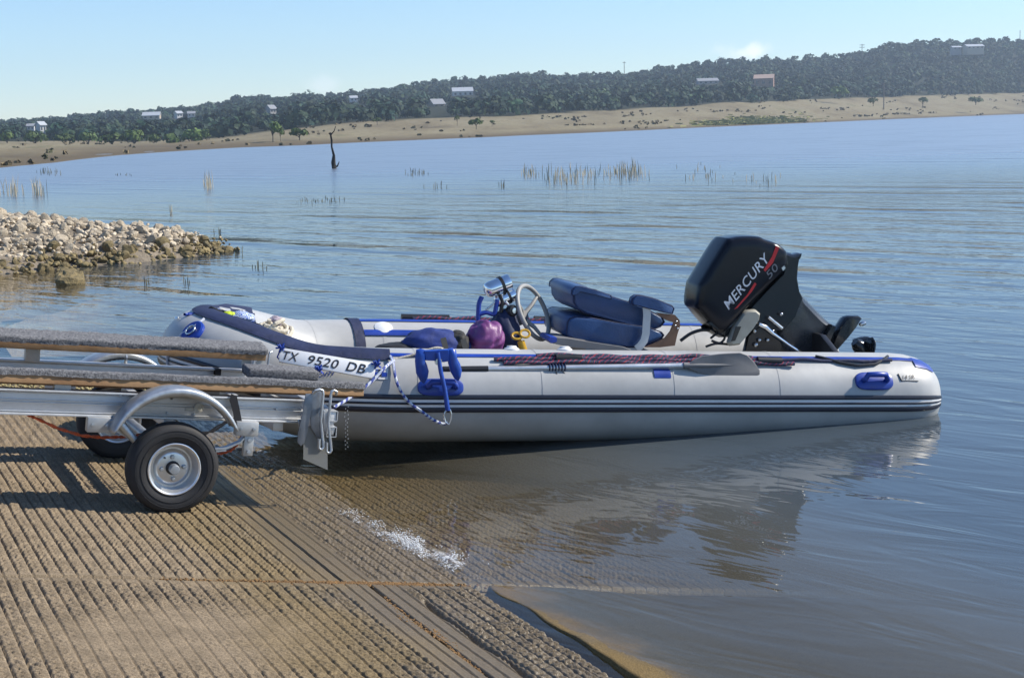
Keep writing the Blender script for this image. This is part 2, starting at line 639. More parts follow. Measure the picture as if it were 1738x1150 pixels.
def slab_piece(a0, a1, b_lo, b_hi, da, db, near, M, lift=None, sk=.03):
    """one concrete slab as a height field in ramp coordinates; b_lo/b_hi may follow the joint"""
    st = .051 / max(1, round(.051 / da))
    A = np.arange(math.ceil(a0 / st + .2), math.floor(a1 / st - .2) + 1) * st
    A = np.concatenate([[a0], A, [a1]]); na = len(A)
    lo = b_lo(A) if callable(b_lo) else np.full(na, b_lo)
    hi = b_hi(A) if callable(b_hi) else np.full(na, b_hi)
    nb = max(2, int(round(float((hi - lo).mean()) / db)) + 1)
    T = np.linspace(0, 1, nb)
    AA = np.repeat(A[:, None], nb, 1)
    BB = lo[:, None] + (hi - lo)[:, None] * T[None]
    AA = AA + (vnoise(BB * 5, BB * 0 + 1, 17) - .5) * .045 * np.exp(-(AA - a0) / .08) if M is M_GOLD else AA
    Hh = ramp_height(AA, BB, near) if M is not M_GOLD else (vnoise(AA * 9, BB * 9, 12) - .5) * .004 + (vnoise(AA * 50, BB * 50, 13) - .5) * .003
    if lift is not None: Hh = Hh + lift(AA, BB)
    # chipped edges drop into the joint
    Hh[0] = Hh[-1] = -sk; Hh[:, 0] = -sk; Hh[:, -1] = -sk
    V = np.stack([AA, BB, Hh], -1).reshape(-1, 3)
    I = np.arange(na * nb).reshape(na, nb)
    Q = np.stack([I[:-1, :-1], I[1:, :-1], I[1:, 1:], I[:-1, 1:]], -1).reshape(-1, 4)
    o = np_mesh('ramp_slab', V, Q, M, smooth=False)
    o.parent = ramp
    return o


jl = lambda A: joint_b(A) + .011
jr = lambda A: joint_b(A) - .011
D_A, D_B = .00425, .0088
slab_piece(-1.75, .472, -3.2, jr, D_A, D_B, True, M_RAMP)
slab_piece(.480, .885, -3.2, jr, D_A, D_B, True, M_RAMP)
slab_piece(.945, 3.2, -3.2, jr, .017, .02, True, M_GOLD,
           lift=lambda a, b: (.006 + .019 * np.clip((-1.15 - b) / 1.2, 0, 1.1)) * np.clip((1.7 - a) / .6, 0, 1) ** 1 - .02 * np.clip((a - 1.2) / .5, 0, 1))
slab_piece(-1.75, .384, jl, 1.6, D_A, D_B * 1.2, False, M_RAMP)
slab_piece(.390, 3.2, jl, 1.6, .0051, D_B * 1.5, False, M_RAMP)
slab_piece(-1.75, 2.5, 1.612, 4.65, .0085, .03, False, M_RAMP)
slab_piece(-7, -1.76, -4, jr, .03, .06, True, M_RAMP)
slab_piece(-7, -1.76, jl, 4.65, .03, .06, False, M_RAMP)

# lake bed beyond and beside the ramp
M_BED = mat('silt', (.10, .085, .05), .95, var=.3, vs=2)
g = G().add([(-60, -30, -1.25), (60, -30, -1.25), (60, 60, -1.6), (-60, 60, -1.6)], [(0, 1, 2, 3)])
tag(g.build('lake_bed', M_BED), kind='structure')

# yellow weed-stained gravel along the far side of the ramp, brown leaf litter in the joints
def pebbles(name, M, pts, smin, smax, frame=True, flat=.6):
    n = len(pts)
    base = np.array([(1, 0, 0), (-1, 0, 0), (0, 1, 0), (0, -1, 0), (0, 0, 1), (0, 0, -1)], float)
    tri = np.array([(0, 2, 4), (2, 1, 4), (1, 3, 4), (3, 0, 4), (2, 0, 5), (1, 2, 5), (3, 1, 5), (0, 3, 5)])
    s = rng.uniform(smin, smax, (n, 1, 3)); s[..., 2] *= flat
    V = base[None] * s * rng.uniform(.7, 1.3, (n, 6, 1))
    t = rng.uniform(0, 6.28, n); c, q = np.cos(t), np.sin(t)
    X = V[..., 0] * c[:, None] - V[..., 1] * q[:, None]; Y = V[..., 0] * q[:, None] + V[..., 1] * c[:, None]
    V = np.stack([X, Y, V[..., 2]], -1) + np.asarray(pts)[:, None]
    Fc = (tri[None] + (np.arange(n) * 6)[:, None, None]).reshape(-1, 3)
    o = np_mesh(name, V.reshape(-1, 3), Fc, M)
    if frame: solo(o, TM, T0)
    return o


M_GRAVEL = mat('weedy_gravel', (.33, .275, .13), .9, var=.35, vs=14)
n = 5200
pt = np.stack([rng.uniform(-2.6, 1.0, n), 4.62 - np.abs(rng.normal(0, .55, n)), np.full(n, .012)], -1)
o = pebbles('gravel_strip', M_GRAVEL, pt, .008, .022)
tag(o, 'yellowish weedy gravel along the far edge of the ramp behind the trailer', 'gravel', kind='stuff')
M_LITTER = mat('brown_litter', (.17, .095, .035), .9, var=.4, vs=30)
n = 1500
t = np.concatenate([rng.uniform(-.3, .35, 250), rng.normal(.52, .16, n - 250)])
pt = np.stack([t, joint_b(t) + rng.normal(0, .014, n), np.full(n, -.002)], -1)
t2 = -1.35 - rng.uniform(0, 1, 500) ** .8 * 1.0
pt2 = np.stack([.478 + rng.normal(0, .013, 500) + .02 * np.sin(t2 * 9), t2, np.full(500, -.004)], -1)
o = pebbles('leaf_litter', M_LITTER, np.concatenate([pt, pt2]), .003, .011, flat=.5)
tag(o, 'brown plant litter caught in the joints between the ramp slabs', 'litter', kind='stuff')

# ------------------------------------------------------------------ far shore and hills
# columns of the photograph: u, shoreline v, foot of the wood v, distance of that foot, skyline v, ridge distance
COLS = np.array([
    (-2600, 374, 320, 330, 285, 800), (-1200, 326, 278, 340, 240, 850), (-300, 296, 250, 360, 214, 880), (0, 285.5, 240, 390, 203, 900), (100, 276, 241, 390, 195, 900),
    (214, 263, 242, 380, 184, 900), (357, 253.5, 238, 370, 174, 900), (420, 250, 230, 380, 163, 910), (520, 246.5, 218, 390, 159, 920), (620, 241.5, 207, 410, 152, 940),
    (740, 236.5, 203, 430, 137, 960), (850, 232, 199, 450, 127, 980), (900, 229.5, 197, 460, 120, 990), (1000, 225.5, 190, 490, 124, 1000), (1100, 221, 184, 520, 117, 1000),
    (1240, 214.5, 176, 560, 98, 1010), (1345, 210, 172, 620, 96, 1020), (1440, 206, 168, 690, 90, 1040), (1540, 201.5, 164, 760, 68, 1060), (1640, 197.5, 161, 820, 62, 1080),
    (1738, 193.6, 158, 880, 60, 1090), (2300, 175, 146, 960, 45, 1120), (3400, 141, 115, 980, 15, 1150), (5200, 84, 62, 990, -40, 1150)], float)


def col(u, k):
    return np.interp(u, COLS[:, 0], COLS[:, k])


def zpix(u, v, r):
    """height of the point seen in pixel (u, v) at forward distance r"""
    d = ray(u, v)
    return CAM_H + d[2] * (r / d[1])


ZT = np.array([zpix(c[0], c[2], c[3]) for c in COLS])
ZS = np.array([zpix(c[0], c[4], c[5]) - 4.5 for c in COLS])
RS = np.array([wat(c[0], c[1])[1] for c in COLS])


def terrain_z(u, y):
    r0 = np.interp(u, COLS[:, 0], RS); rt = col(u, 3); rs = col(u, 5)
    zt = np.interp(u, COLS[:, 0], ZT); zs = np.interp(u, COLS[:, 0], ZS)
    t1 = np.clip((y - r0) / (rt - r0), 0, 1); t2 = np.clip((y - rt) / (rs - rt), 0, 1); t3 = np.clip((y - rs) / 200, 0, 1)
    z = zt * (.35 * t1 + .65 * t1 ** 1.6) + (zs - zt) * (t2 * .75 + .25 * t2 ** 2) - 22 * t3
    bank = (vnoise(u / 90., y / 16., 21) - .5) * .8 * np.clip((y - r0) / 40, 0, 1) * (1 - t2)
    return np.where(y < r0, -(r0 - y) * .04, z + bank + .10 * np.clip((y - r0) / 3, 0, 1))


def u_of(x, y):
    # column of a point on the ground plane level with the camera, good enough for the far shore
    return CX + F_PX * (x / y) * 1.012


us = np.concatenate([np.linspace(-2600, -300, 40), np.linspace(-290, 2000, 420), np.linspace(2010, 5200, 50)])
ts = np.concatenate([np.linspace(-.12, .12, 18), np.linspace(.16, 1, 34), np.linspace(1.02, 2, 40), np.linspace(2.1, 3, 5)])
V = np.zeros((len(us), len(ts), 3))
for i, u in enumerate(us):
    r0 = np.interp(u, COLS[:, 0], RS); rt = col(u, 3); rs = col(u, 5)
    y = np.where(ts < 1, r0 + (rt - r0) * ts, np.where(ts < 2, rt + (rs - rt) * (ts - 1), rs + 200 * (ts - 2)))
    x = (u - CX) / F_PX / 1.012 * y
    V[i, :, 0] = x; V[i, :, 1] = y; V[i, :, 2] = terrain_z(np.full(len(ts), u), y)
I = np.arange(V.shape[0] * V.shape[1]).reshape(V.shape[:2])
Q = np.stack([I[:-1, :-1], I[1:, :-1], I[1:, 1:], I[:-1, 1:]], -1).reshape(-1, 4)

M = bpy.data.materials.new('dry_shore_grass'); M.use_nodes = True
nt = M.node_tree; L = nt.links.new; b = nt.nodes['Principled BSDF']
tc = node(nt, 'ShaderNodeTexCoord')


def _n(scale, vec=(1, 1, 1), det=5):
    mp = node(nt, 'ShaderNodeMapping'); mp.inputs['Scale'].default_value = vec; L(tc.outputs['Object'], mp.inputs[0])
    n = node(nt, 'ShaderNodeTexNoise'); n.inputs['Scale'].default_value = scale; n.inputs['Detail'].default_value = det; n.inputs['Roughness'].default_value = .65
    L(mp.outputs[0], n.inputs['Vector']); return n.outputs[0]


def _ramp(f, cols):
    r = node(nt, 'ShaderNodeValToRGB'); L(f, r.inputs[0])
    e = r.color_ramp.elements
    while len(e) < len(cols): e.new(.5)
    for q, (p, c) in zip(e, cols): q.position = p; q.color = (*c, 1)
    return r.outputs[0]


c1 = _ramp(_n(.05, (1, .25, 1)), [(.28, (.12, .095, .058)), (.42, (.23, .19, .115)), (.58, (.28, .24, .15)), (.72, (.16, .15, .075))])
c2 = _ramp(_n(.9), [(.3, (.5, .5, .5)), (.7, (1.1, 1.1, 1.1))])
mm = node(nt, 'ShaderNodeMix', data_type='RGBA', blend_type='MULTIPLY'); mm.inputs[0].default_value = .8; L(c1, mm.inputs[6]); L(c2, mm.inputs[7])
# dark damp mud just above the water
sp = node(nt, 'ShaderNodeSeparateXYZ'); L(tc.outputs['Object'], sp.inputs[0])
mz = node(nt, 'ShaderNodeMapRange'); L(sp.outputs['Z'], mz.inputs[0]); mz.inputs[1].default_value = .15; mz.inputs[2].default_value = .9
m2 = node(nt, 'ShaderNodeMix', data_type='RGBA'); L(mz.outputs[0], m2.inputs[0]); m2.inputs[6].default_value = (.12, .095, .06, 1); L(mm.outputs[2], m2.inputs[7])
L(m2.outputs[2], b.inputs['Base Color']); b.inputs['Roughness'].default_value = .95; b.inputs['Specular IOR Level'].default_value = .1
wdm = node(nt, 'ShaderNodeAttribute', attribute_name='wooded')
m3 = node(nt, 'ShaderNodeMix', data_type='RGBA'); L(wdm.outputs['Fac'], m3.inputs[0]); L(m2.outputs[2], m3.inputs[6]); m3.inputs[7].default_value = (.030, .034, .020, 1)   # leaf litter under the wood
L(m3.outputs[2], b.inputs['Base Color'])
hill = np_mesh('hillside', V.reshape(-1, 3), Q, M, smooth=True)
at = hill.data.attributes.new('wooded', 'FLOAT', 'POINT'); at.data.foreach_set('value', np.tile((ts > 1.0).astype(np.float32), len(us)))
tag(hill, kind='structure')

# bright green patch of new grass on the right shore
n = 2600
uu = 1290 + rng.normal(0, 36, n); rr = np.interp(uu, COLS[:, 0], RS) + 8 + np.abs(rng.normal(0, 22, n))
xx = (uu - CX) / F_PX / 1.012 * rr
zz = terrain_z(uu, rr)
V = []; Fq = []
P = np.stack([xx, rr, zz], -1)
t = rng.uniform(0, 3.14, n); wd = rng.uniform(.6, 1.5, n)
dx = np.stack([np.cos(t) * wd, np.sin(t) * wd, np.zeros(n)], -1); up = np.stack([rng.normal(0, .1, n), rng.normal(0, .1, n), rng.uniform(.15, .4, n)], -1)
V = np.stack([P - dx, P + dx, P + dx * .7 + up, P - dx * .7 + up], 1).reshape(-1, 3)
o = np_mesh('green_grass', V, np.arange(n * 4).reshape(n, 4), mat('new_grass', (.23, .23, .09), .9, var=.25, vs=.2))
tag(o, 'bright green patch of grass on the far right shore', 'grass', kind='stuff')


# ------------------------------------------------------------------ foliage
def leaf_material(name, c1, c2, vs=.12):
    M = mat(name, c1, .75, var=.2, vs=vs, col2=c2, spec=.25, detail=6)
    nt = M.node_tree
    b = nt.nodes['Principled BSDF']
    at = node(nt, 'ShaderNodeAttribute', attribute_name='tint')
    mx = node(nt, 'ShaderNodeMix', data_type='RGBA', blend_type='MULTIPLY')
    mx.inputs[0].default_value = 1
    src = b.inputs['Base Color'].links[0].from_socket
    nt.links.new(src, mx.inputs[6]); nt.links.new(at.outputs['Color'], mx.inputs[7])
    nt.links.new(mx.outputs[2], b.inputs['Base Color'])
    return M


def crown_mesh(pos, size, leaves, lsize, tints):
    """pos (n,3) crown bases, size (n,2) width,height; returns verts, quads, face tints"""
    n = len(pos)
    lob = rng.normal(0, 1, (n, 5, 3)); lob /= np.linalg.norm(lob, axis=-1, keepdims=True)
    lob[..., 2] = np.abs(lob[..., 2]) * .8
    k = rng.integers(0, 5, (n, leaves))
    ctr = np.take_along_axis(lob, k[..., None].repeat(3, -1), 1) * .5
    d = rng.normal(0, 1, (n, leaves, 3)); d /= np.linalg.norm(d, axis=-1, keepdims=True)
    d[..., 2] = np.where(d[..., 2] < -.3, -d[..., 2], d[..., 2])
    q = ctr + d * (.5 * rng.uniform(.75, 1.1, (n, leaves, 1)))
    q[..., 2] = np.maximum(q[..., 2], -.25)
    W, Hh = size[:, 0], size[:, 1]
    C = np.stack([q[..., 0] * W[:, None] * .55, q[..., 1] * W[:, None] * .55, (q[..., 2] + .3) / 1.25 * Hh[:, None]], -1) + pos[:, None]
    # leaf clump quads turned roughly outwards
    nrm = d + rng.normal(0, .28, d.shape); nrm /= np.linalg.norm(nrm, axis=-1, keepdims=True)
    a = np.cross(nrm, rng.normal(0, 1, d.shape)); a /= np.linalg.norm(a, axis=-1, keepdims=True)
    bb = np.cross(nrm, a)
    ls = lsize * rng.uniform(.55, 1.25, (n, leaves, 1)) * (W[:, None, None] / 7) ** .5
    a = a * ls; bb = bb * ls * .75
    V = np.stack([C - a - bb * .6, C + a * .6 - bb, C + a + bb * .7, C - a * .5 + bb], 2).reshape(-1, 3)
    return V, np.arange(len(V)).reshape(-1, 4), np.repeat(tints, leaves, 0)


def set_tint(o, tint):
    at = o.data.attributes.new('tint', 'FLOAT_COLOR', 'FACE')
    at.data.foreach_set('color', np.concatenate([tint, np.ones((len(tint), 1))], 1).astype(np.float32).ravel())


M_LEAF = leaf_material('hill_foliage', (.012, .032, .019), (.030, .062, .031), .05)
M_BUSH = leaf_material('shore_foliage', (.050, .085, .026), (.095, .14, .040), .3)
M_BARK = mat('bark', (.10, .08, .06), .9, var=.3, vs=6)

HOUSES = [  # u, v(base), forward distance, width, depth, wall height, roof height, wall, roof, yaw, label
    (785, 164, 760, 10.5, 8, 2.6, 2.0, 'white', 'pale', .1, 'long white house with pale metal roof, largest on the middle hillside'),
    (741, 184, 600, 5.2, 5, 1.7, 2.0, 'tan', 'grey', .5, 'small house with steep grey roof below the long white house'),
    (258, 202, 700, 8, 6, 1.6, 1.6, 'tan', 'pale', .1, 'low house with wide pale roof on the left hillside'),
    (70, 224, 560, 2.6, 3, 2.6, 1.3, 'white', 'pale', .9, 'narrow white gabled house at the far left among trees'),
    (53, 221, 570, 2.6, 3, 1.6, .8, 'white', 'grey', .2, 'tiny white shed just left of the narrow white house'),
    (303, 199, 720, 3, 3, 1.9, 1.0, 'white', 'pale', .7, 'small white cottage right of the low pale-roofed house'),
    (325, 198, 730, 3.6, 3, 1.5, 1.0, 'white', 'grey', .2, 'second small white cottage, grey roofed, near the left ridge'),
    (460, 192, 640, 3.2, 3.5, 1.8, 1.6, 'grey', 'grey', .8, 'grey gabled house among trees above the lone shore trees'),
    (600, 172, 800, 4, 3, 1.8, 1.1, 'white', 'pale', .3, 'little white house high on the slope left of centre'),
    (1297, 146, 760, 10, 7, 3.8, 2.0, 'terracotta', 'terrapale', -.25, 'terracotta coloured two storey house on the right hillside'),
    (1200, 143, 780, 11, 6, 1.6, 1.4, 'grey', 'grey', .1, 'long low grey roofed house left of the terracotta house'),
    (1652, 83, 980, 12, 7, 1.4, 1.4, 'tan', 'pale', .15, 'pale flat-roofed house near the top of the right ridge'),
    (1622, 84, 985, 6, 5, 1.2, .9, 'grey', 'pale', .1, 'small pale roof left of the ridge-top house'),
]
KEEP = []
for h in HOUSES:
    s = F_PX / h[2]
    KEEP.append((h[0] - h[3] * s * .58, h[0] + h[3] * s * .58, h[1] - (h[5] + h[6]) * s - 1, h[1] - .25 * h[5] * s, h[2]))

# the wooded hillside as one mass
TP = []; TS = []; TT = []
N = 13500
uu = rng.uniform(-1500, 2700, N); tt = rng.uniform(0, 1, N) ** .85
rt, rs = col(uu, 3), col(uu, 5)
yy = rt - 6 + (rs - rt) * tt * 1.03
zz = terrain_z(uu, yy)
xx = (uu - CX) / F_PX / 1.012 * yy
ww = (3.4 + 4.6 * rng.random(N) ** 1.3) * (1 - .15 * (uu < 400)); hh = ww * rng.uniform(.5, .9, N)
for i in range(N):
    P = np.array([xx[i], yy[i], zz[i]])
    d = P - CAM; dz = d @ FW
    pu = CX + F_PX * (d @ RT) / dz; pv = CY - F_PX * (d @ UP) / dz
    s = F_PX / dz
    ok = True
    for (u0, u1, v0, v1, r) in KEEP:
        if yy[i] < r + 6 and pu + ww[i] * s * .5 > u0 and pu - ww[i] * s * .5 < u1 and pv - hh[i] * s < v1 and pv > v0:
            ok = False; break
    if ok:
        TP.append(P); TS.append((ww[i], hh[i])); q = rng.uniform(.5, 1.3) * (1.5 if rng.random() < .12 else 1); TT.append((q * rng.uniform(.8, 1.35), q, q * rng.uniform(.7, 1.15)))
TP = np.array(TP); TS = np.array(TS); TT = np.array(TT)
V, Q, tint = crown_mesh(TP, TS, 44, .95, TT)
o = np_mesh('hillside_wood', V, Q, M_LEAF)
set_tint(o, tint)
tag(o, 'dark green wood of oaks and junipers covering the far hills', 'wood', kind='stuff')

# single trees and bushes standing clear on the far shore
def shore_tree(u, v, wpx, hpx, label, r, trunk=.2, light=1.0, leaves=170, group='trees and bushes on the far shore', cat='bush'):
    s = F_PX / r
    d = ray(u, v)
    P = CAM + d * (r / d[1])
    W, Hh = wpx / s, hpx / s
    t = thing('shore_tree' if cat == 'tree' else 'shore_bush', label, cat, tuple(P), group=group)
    Vv, Qq, tn = crown_mesh(np.array([[0, 0, Hh * trunk]]), np.array([[W, Hh * (1 - trunk)]]), leaves, W * .085 * (7 / W) ** .5 , np.array([[light, light, light * .9]]))
    o = np_mesh('crown', Vv, Qq, M_BUSH); set_tint(o, tn); o.parent = t
    g = G()
    top = Hh * (trunk + .35)
    g.tube([(0, 0, -.6), (W * .02, 0, Hh * trunk), (-W * .03, 0, top)], [W * .03, W * .025, W * .012], 6)
    for k in range(3):
        a = k * 2.1 + u
        g.tube([(0, 0, Hh * trunk * .9), (math.cos(a) * W * .22, math.sin(a) * W * .22, top)], [W * .025, W * .01], 5)
    o = g.build('trunk', M_BARK, None); o.parent = t
    return t


B = [  # u, v(foot), width px, height px, distance, light
    (12, 242, 26, 16, 330, 1.1, 'rounded bush at the left edge of the far shore'),
    (60, 244, 34, 17, 330, .9, 'low bush on the left shore below the narrow white house'),
    (110, 244, 30, 15, 330, .8, 'dark low bush on the left shore flat'),
    (150, 244, 26, 18, 330, 1.2, 'green bush left of the long hedge-like row on the shore'),
    (190, 245, 34, 17, 325, .9, 'broad bush starting the row of shore bushes'),
    (228, 245, 34, 22, 325, 1.35, 'bright green bush in the middle of the shore row'),
    (262, 246, 26, 16, 320, 1.0, 'small bush between two brighter ones on the shore'),
    (292, 247, 30, 17, 320, 1.2, 'low green bush next to the tallest pair on the shore'),
    (326, 245, 34, 25, 320, 1.6, 'tall bright green bush, brightest of the shore row'),
    (352, 242, 20, 20, 320, 1.1, 'rounded bush at the right end of the shore row'),
]
for (u, v, wp, hp, r, lt, lb) in B: shore_tree(u, v, wp * 1.25, hp * 1.25, lb, r, .03, lt * .9)
for (u, v, wp, hp, r, lt, tk, lb) in [
    (463, 238, 30, 38, 250, 1.3, .22, 'taller of two lone trees on the bare shore left of the snag'),
    (476, 237, 14, 22, 250, 1.2, .22, 'slim sapling just right of the taller lone tree'),
    (508, 236, 34, 20, 255, .9, .15, 'spreading low tree on the bare shore nearest the snag'),
    (808, 215, 24, 17, 300, 1.0, .1, 'round dark shrub alone on the middle of the far bank'),
    (776, 209, 12, 14, 330, .8, .2, 'thin dark shrub left of the round shrub on the bank'),
    (640, 208, 16, 8, 330, .8, .1, 'flat little shrub on the pale bank right of the snag'),
    (835, 210, 10, 6, 310, .8, .1, 'tiny shrub right of the round dark shrub'),
    (1424, 166, 30, 22, 640, 1.3, .12, 'pale leafy tree in front of the wood on the right shore'),
    (1482, 178, 18, 14, 560, .8, .1, 'dark shrub on the right bank above the water'),
    (1566, 178, 18, 14, 600, .8, .1, 'round shrub on the far right bank'),
    (1656, 176, 24, 14, 650, .8, .1, 'wide shrub near the right edge of the far bank')]:
    shore_tree(u, v, wp, hp, lb, r, tk, lt, cat='tree' if tk > .2 else 'bush')

# scrub and dry tufts over the bank
n = 6500
uu = rng.uniform(-300, 2000, n); r0 = np.interp(uu, COLS[:, 0], RS); rt = col(uu, 3)
tt = rng.uniform(0, 1, n) ** 1.3 * 1.02
keepm = vnoise(uu / 45., tt * 9, 51) + rng.uniform(-.25, .25, n) > np.where(uu < 500, .97, .88)
uu, r0, rt, tt = uu[keepm], r0[keepm], rt[keepm], tt[keepm]; n = len(uu)
yy = r0 + 2 + (rt - r0) * tt; zz = terrain_z(uu, yy); xx = (uu - CX) / F_PX / 1.012 * yy
P = np.stack([xx, yy, zz - .05], -1)
q = rng.uniform(.5, 1.3, (n, 1)); tn = np.where(rng.random((n, 1)) < .7, np.array([[1.5, 1.4, 1.3]]), np.array([[.5, .62, .5]])) * q
sz = rng.uniform(.35, 1.0, n) * (.5 + yy / 500)
V, Q, tint = crown_mesh(P, np.stack([sz, sz * rng.uniform(.35, .7, n)], -1), 9, .85, tn)
o = np_mesh('bank_scrub', V, Q, leaf_material('dry_scrub', (.075, .065, .038), (.15, .125, .075), .3)); set_tint(o, tint)
tag(o, 'low brown and grey scrub scattered over the bare far bank', 'scrub', kind='stuff')

# ------------------------------------------------------------------ houses
M_WALL = {'white': mat('white_wall', (.52, .52, .50), .7), 'tan': mat('tan_wall', (.42, .36, .28), .8), 'grey': mat('grey_wall', (.30, .30, .30), .8), 'terracotta': mat('terracotta_wall', (.33, .20, .15), .8)}
M_ROOF = {'pale': mat('pale_metal_roof', (.48, .50, .52), .5, metal=.2), 'grey': mat('grey_shingle_roof', (.26, .27, .29), .8), 'terrapale': mat('clay_tile_roof', (.42, .30, .235), .7)}
M_PANE = mat('window_glass', (.03, .04, .05), .1)
for (u, v, r, wd, dp, wh, rh, wm, rm, yaw, lb) in HOUSES:
    d = ray(u, v)
    P = CAM + d * (r / d[1])
    t = thing('hillside_house', lb, 'house', tuple(P), group='houses on the far hills')
    t.rotation_euler.z = yaw
    g = G().box((0, 0, wh / 2 - 2), (wd, dp, wh + 4))
    x, y = wd / 2, dp / 2
    g.add([(-x, -y, wh), (-x, y, wh), (-x, 0, wh + rh * .93), (x, -y, wh), (x, y, wh), (x, 0, wh + rh * .93)], [(0, 1, 2), (3, 5, 4)])
    wl = g.build('wall', M_WALL[wm], None); wl.parent = t
    x += .35; y += .5
    g = G()
    for sgn in (-1, 1):
        g.add([(-x, sgn * y, wh - .15), (x, sgn * y, wh - .15), (x, 0, wh + rh), (-x, 0, wh + rh), (-x, sgn * y, wh + .05), (x, sgn * y, wh + .05), (x, 0, wh + rh + .2), (-x, 0, wh + rh + .2)],
              [(0, 1, 2, 3), (4, 7, 6, 5), (0, 4, 5, 1), (3, 2, 6, 7), (0, 3, 7, 4), (1, 5, 6, 2)])
    rf = g.build('roof', M_ROOF[rm], None); rf.parent = t
    k = max(2, int(wd / 2.6))
    for i in range(k):
        wx = -wd / 2 + (i + .5) * wd / k
        wo_ = G().box((wx, -dp / 2 - .02, wh * .5), (wd / k * .42, .1, wh * .45)).build('window', M_PANE, None); wo_.parent = t
    if wd > 10 and wm == 'terracotta':
        o = G().box((wd * .3, 0, wh + rh * .9), (.9, .9, 1.8)).build('chimney', M_WALL[wm], None); o.parent = t

# ------------------------------------------------------------------ utility poles on the ridge
M_POLE = mat('weathered_pole', (.12, .10, .09), .9)
for (u, v0, v1, r, lb, arms) in [(1060, 140, 106, 940, 'tall utility pole on the ridge right of centre', 1), (1463, 100, 76, 1000, 'utility pole with crossarm on the right ridge', 2),
                                 (1731, 70, 52, 1080, 'slim mast on the ridge at the right edge', 0), (1500, 178, 142, 640, 'pale pole standing before the wood on the right shore', 0),
                                 (505, 168, 158, 900, 'short mast on the left ridge above the lone trees', 1)]:
    d = ray(u, v0); P = CAM + d * (r / d[1]); hgt = (v0 - v1) * r / F_PX
    t = thing('utility_pole', lb, 'pole', tuple(P), group='poles on the far hills')
    o = G().tube([(0, 0, -6), (0, 0, hgt)], [.28, .2], 6).build('post', M_POLE, None); o.parent = t
    for k in range(arms):
        o = G().box((0, 0, hgt - .6 - 1.6 * k), (3.6 if arms > 1 else 2.0, .25, .3)).build('crossarm', M_POLE, None); o.parent = t

# ------------------------------------------------------------------ rocky spit
TIP = np.array([-4.4, 22.3]); AXD = np.array([-1., .10]); AXD /= np.linalg.norm(AXD); AXN = np.array([AXD[1], -AXD[0]])
AXN = -AXN if AXN[1] > 0 else AXN     # towards the camera


def spit_h(x, y):
    d = np.stack([x - TIP[0], y - TIP[1]], -1)
    s = d @ AXD; t = d @ AXN
    wn = np.interp(s, [-.2, 0, 1, 2, 4, 8, 14], [0, .25, 1.6, 2.5, 3.9, 5.0, 6.0])
    wf = np.interp(s, [-.2, 0, 1, 2, 4, 8, 14], [0, .25, 1.6, 2.6, 4.5, 6, 8])
    hm = np.interp(s, [-.2, 0, 1, 2.5, 5, 9, 14], [-.3, .0, .32, .47, .76, 1.05, 1.2])
    q = np.where(t > 0, t / np.maximum(wn, .01), -t / np.maximum(wf, .01))
    return np.where((s < -.02) | (hm <= .0), -.4, hm * (1 - np.clip(q, 0, 1.6) ** 1.5) - .08 * np.clip(q - 1, 0, 1))


xs = np.linspace(-19, -3.6, 90); ys = np.linspace(14.5, 32, 90)
XX, YY = np.meshgrid(xs, ys, indexing='ij')
ZZ = np.maximum(spit_h(XX, YY), -.5) + (vnoise(XX * 2, YY * 2, 31) - .5) * .12
I = np.arange(XX.size).reshape(XX.shape)
Q = np.stack([I[:-1, :-1], I[1:, :-1], I[1:, 1:], I[:-1, 1:]], -1).reshape(-1, 4)
M_RUB = mat('rubble', (.20, .165, .12), .95, var=.35, vs=3, bump=.03, bs=20)
spit = np_mesh('rocky_spit', np.stack([XX, YY, ZZ], -1).reshape(-1, 3), Q, M_RUB, smooth=True)
tag(spit, kind='structure')
M_STONE = mat('limestone', (.36, .285, .195), .92, var=.3, vs=5, bump=.02, bs=25, col2=(.68, .59, .45))
M_WETSTONE = mat('weedy_limestone', (.10, .08, .04), .8, var=.3, vs=6, bump=.02, bs=25, col2=(.33, .25, .11))


def rock_data(name, M, seed, sub=1):
    bm = bmesh.new(); bmesh.ops.create_icosphere(bm, subdivisions=sub, radius=1)
    r = np.random.default_rng(seed)
    pl = r.normal(0, 1, (7, 3)); pl /= np.linalg.norm(pl, axis=1, keepdims=True); off = r.uniform(.45, .85, 7)
    sc = r.uniform(.7, 1.25, 3); sc[2] *= .75
    for v in bm.verts:
        p = np.array(v.co)
        for n_, o_ in zip(pl, off):
            e = p @ n_ - o_
            if e > 0: p = p - n_ * e * .92
        p = p * sc + r.normal(0, .03, 3)
        v.co = p
    me = bpy.data.meshes.new(name); bm.to_mesh(me); bm.free()
    me.materials.append(M)
    return me


RK = [rock_data('rock', M_STONE, i, 2) for i in range(12)]
RKW = [rock_data('rock', M_WETSTONE, 40 + i, 2) for i in range(8)]
cand = []
while len(cand) < 5200:
    x, y = rng.uniform(-13, -3.9), rng.uniform(16.5, 29)
    z = float(spit_h(np.array(x), np.array(y)))
    if z < -.04: continue
    cand.append((x, y, z, rng.uniform(.03, .08) * (1.6 if rng.random() < .14 else 1)))
vis = sorted(cand, key=lambda c: -c[3] / c[1] * (1 if (CX + F_PX * c[0] / c[1]) > -20 else .01))
for i, (x, y, z, s) in enumerate(vis[:300]):
    me = (RKW if z < .16 + rng.uniform(-.05, .08) else RK)[rng.integers(0, 8)]
    o = bpy.data.objects.new('rock', me); COL.objects.link(o)
    o.location = (x, y, z + s * .25); o.rotation_euler = tuple(rng.uniform(0, 6.28, 3)); o.scale = tuple(s * rng.uniform(.8, 1.3, 3))
    o.parent = spit
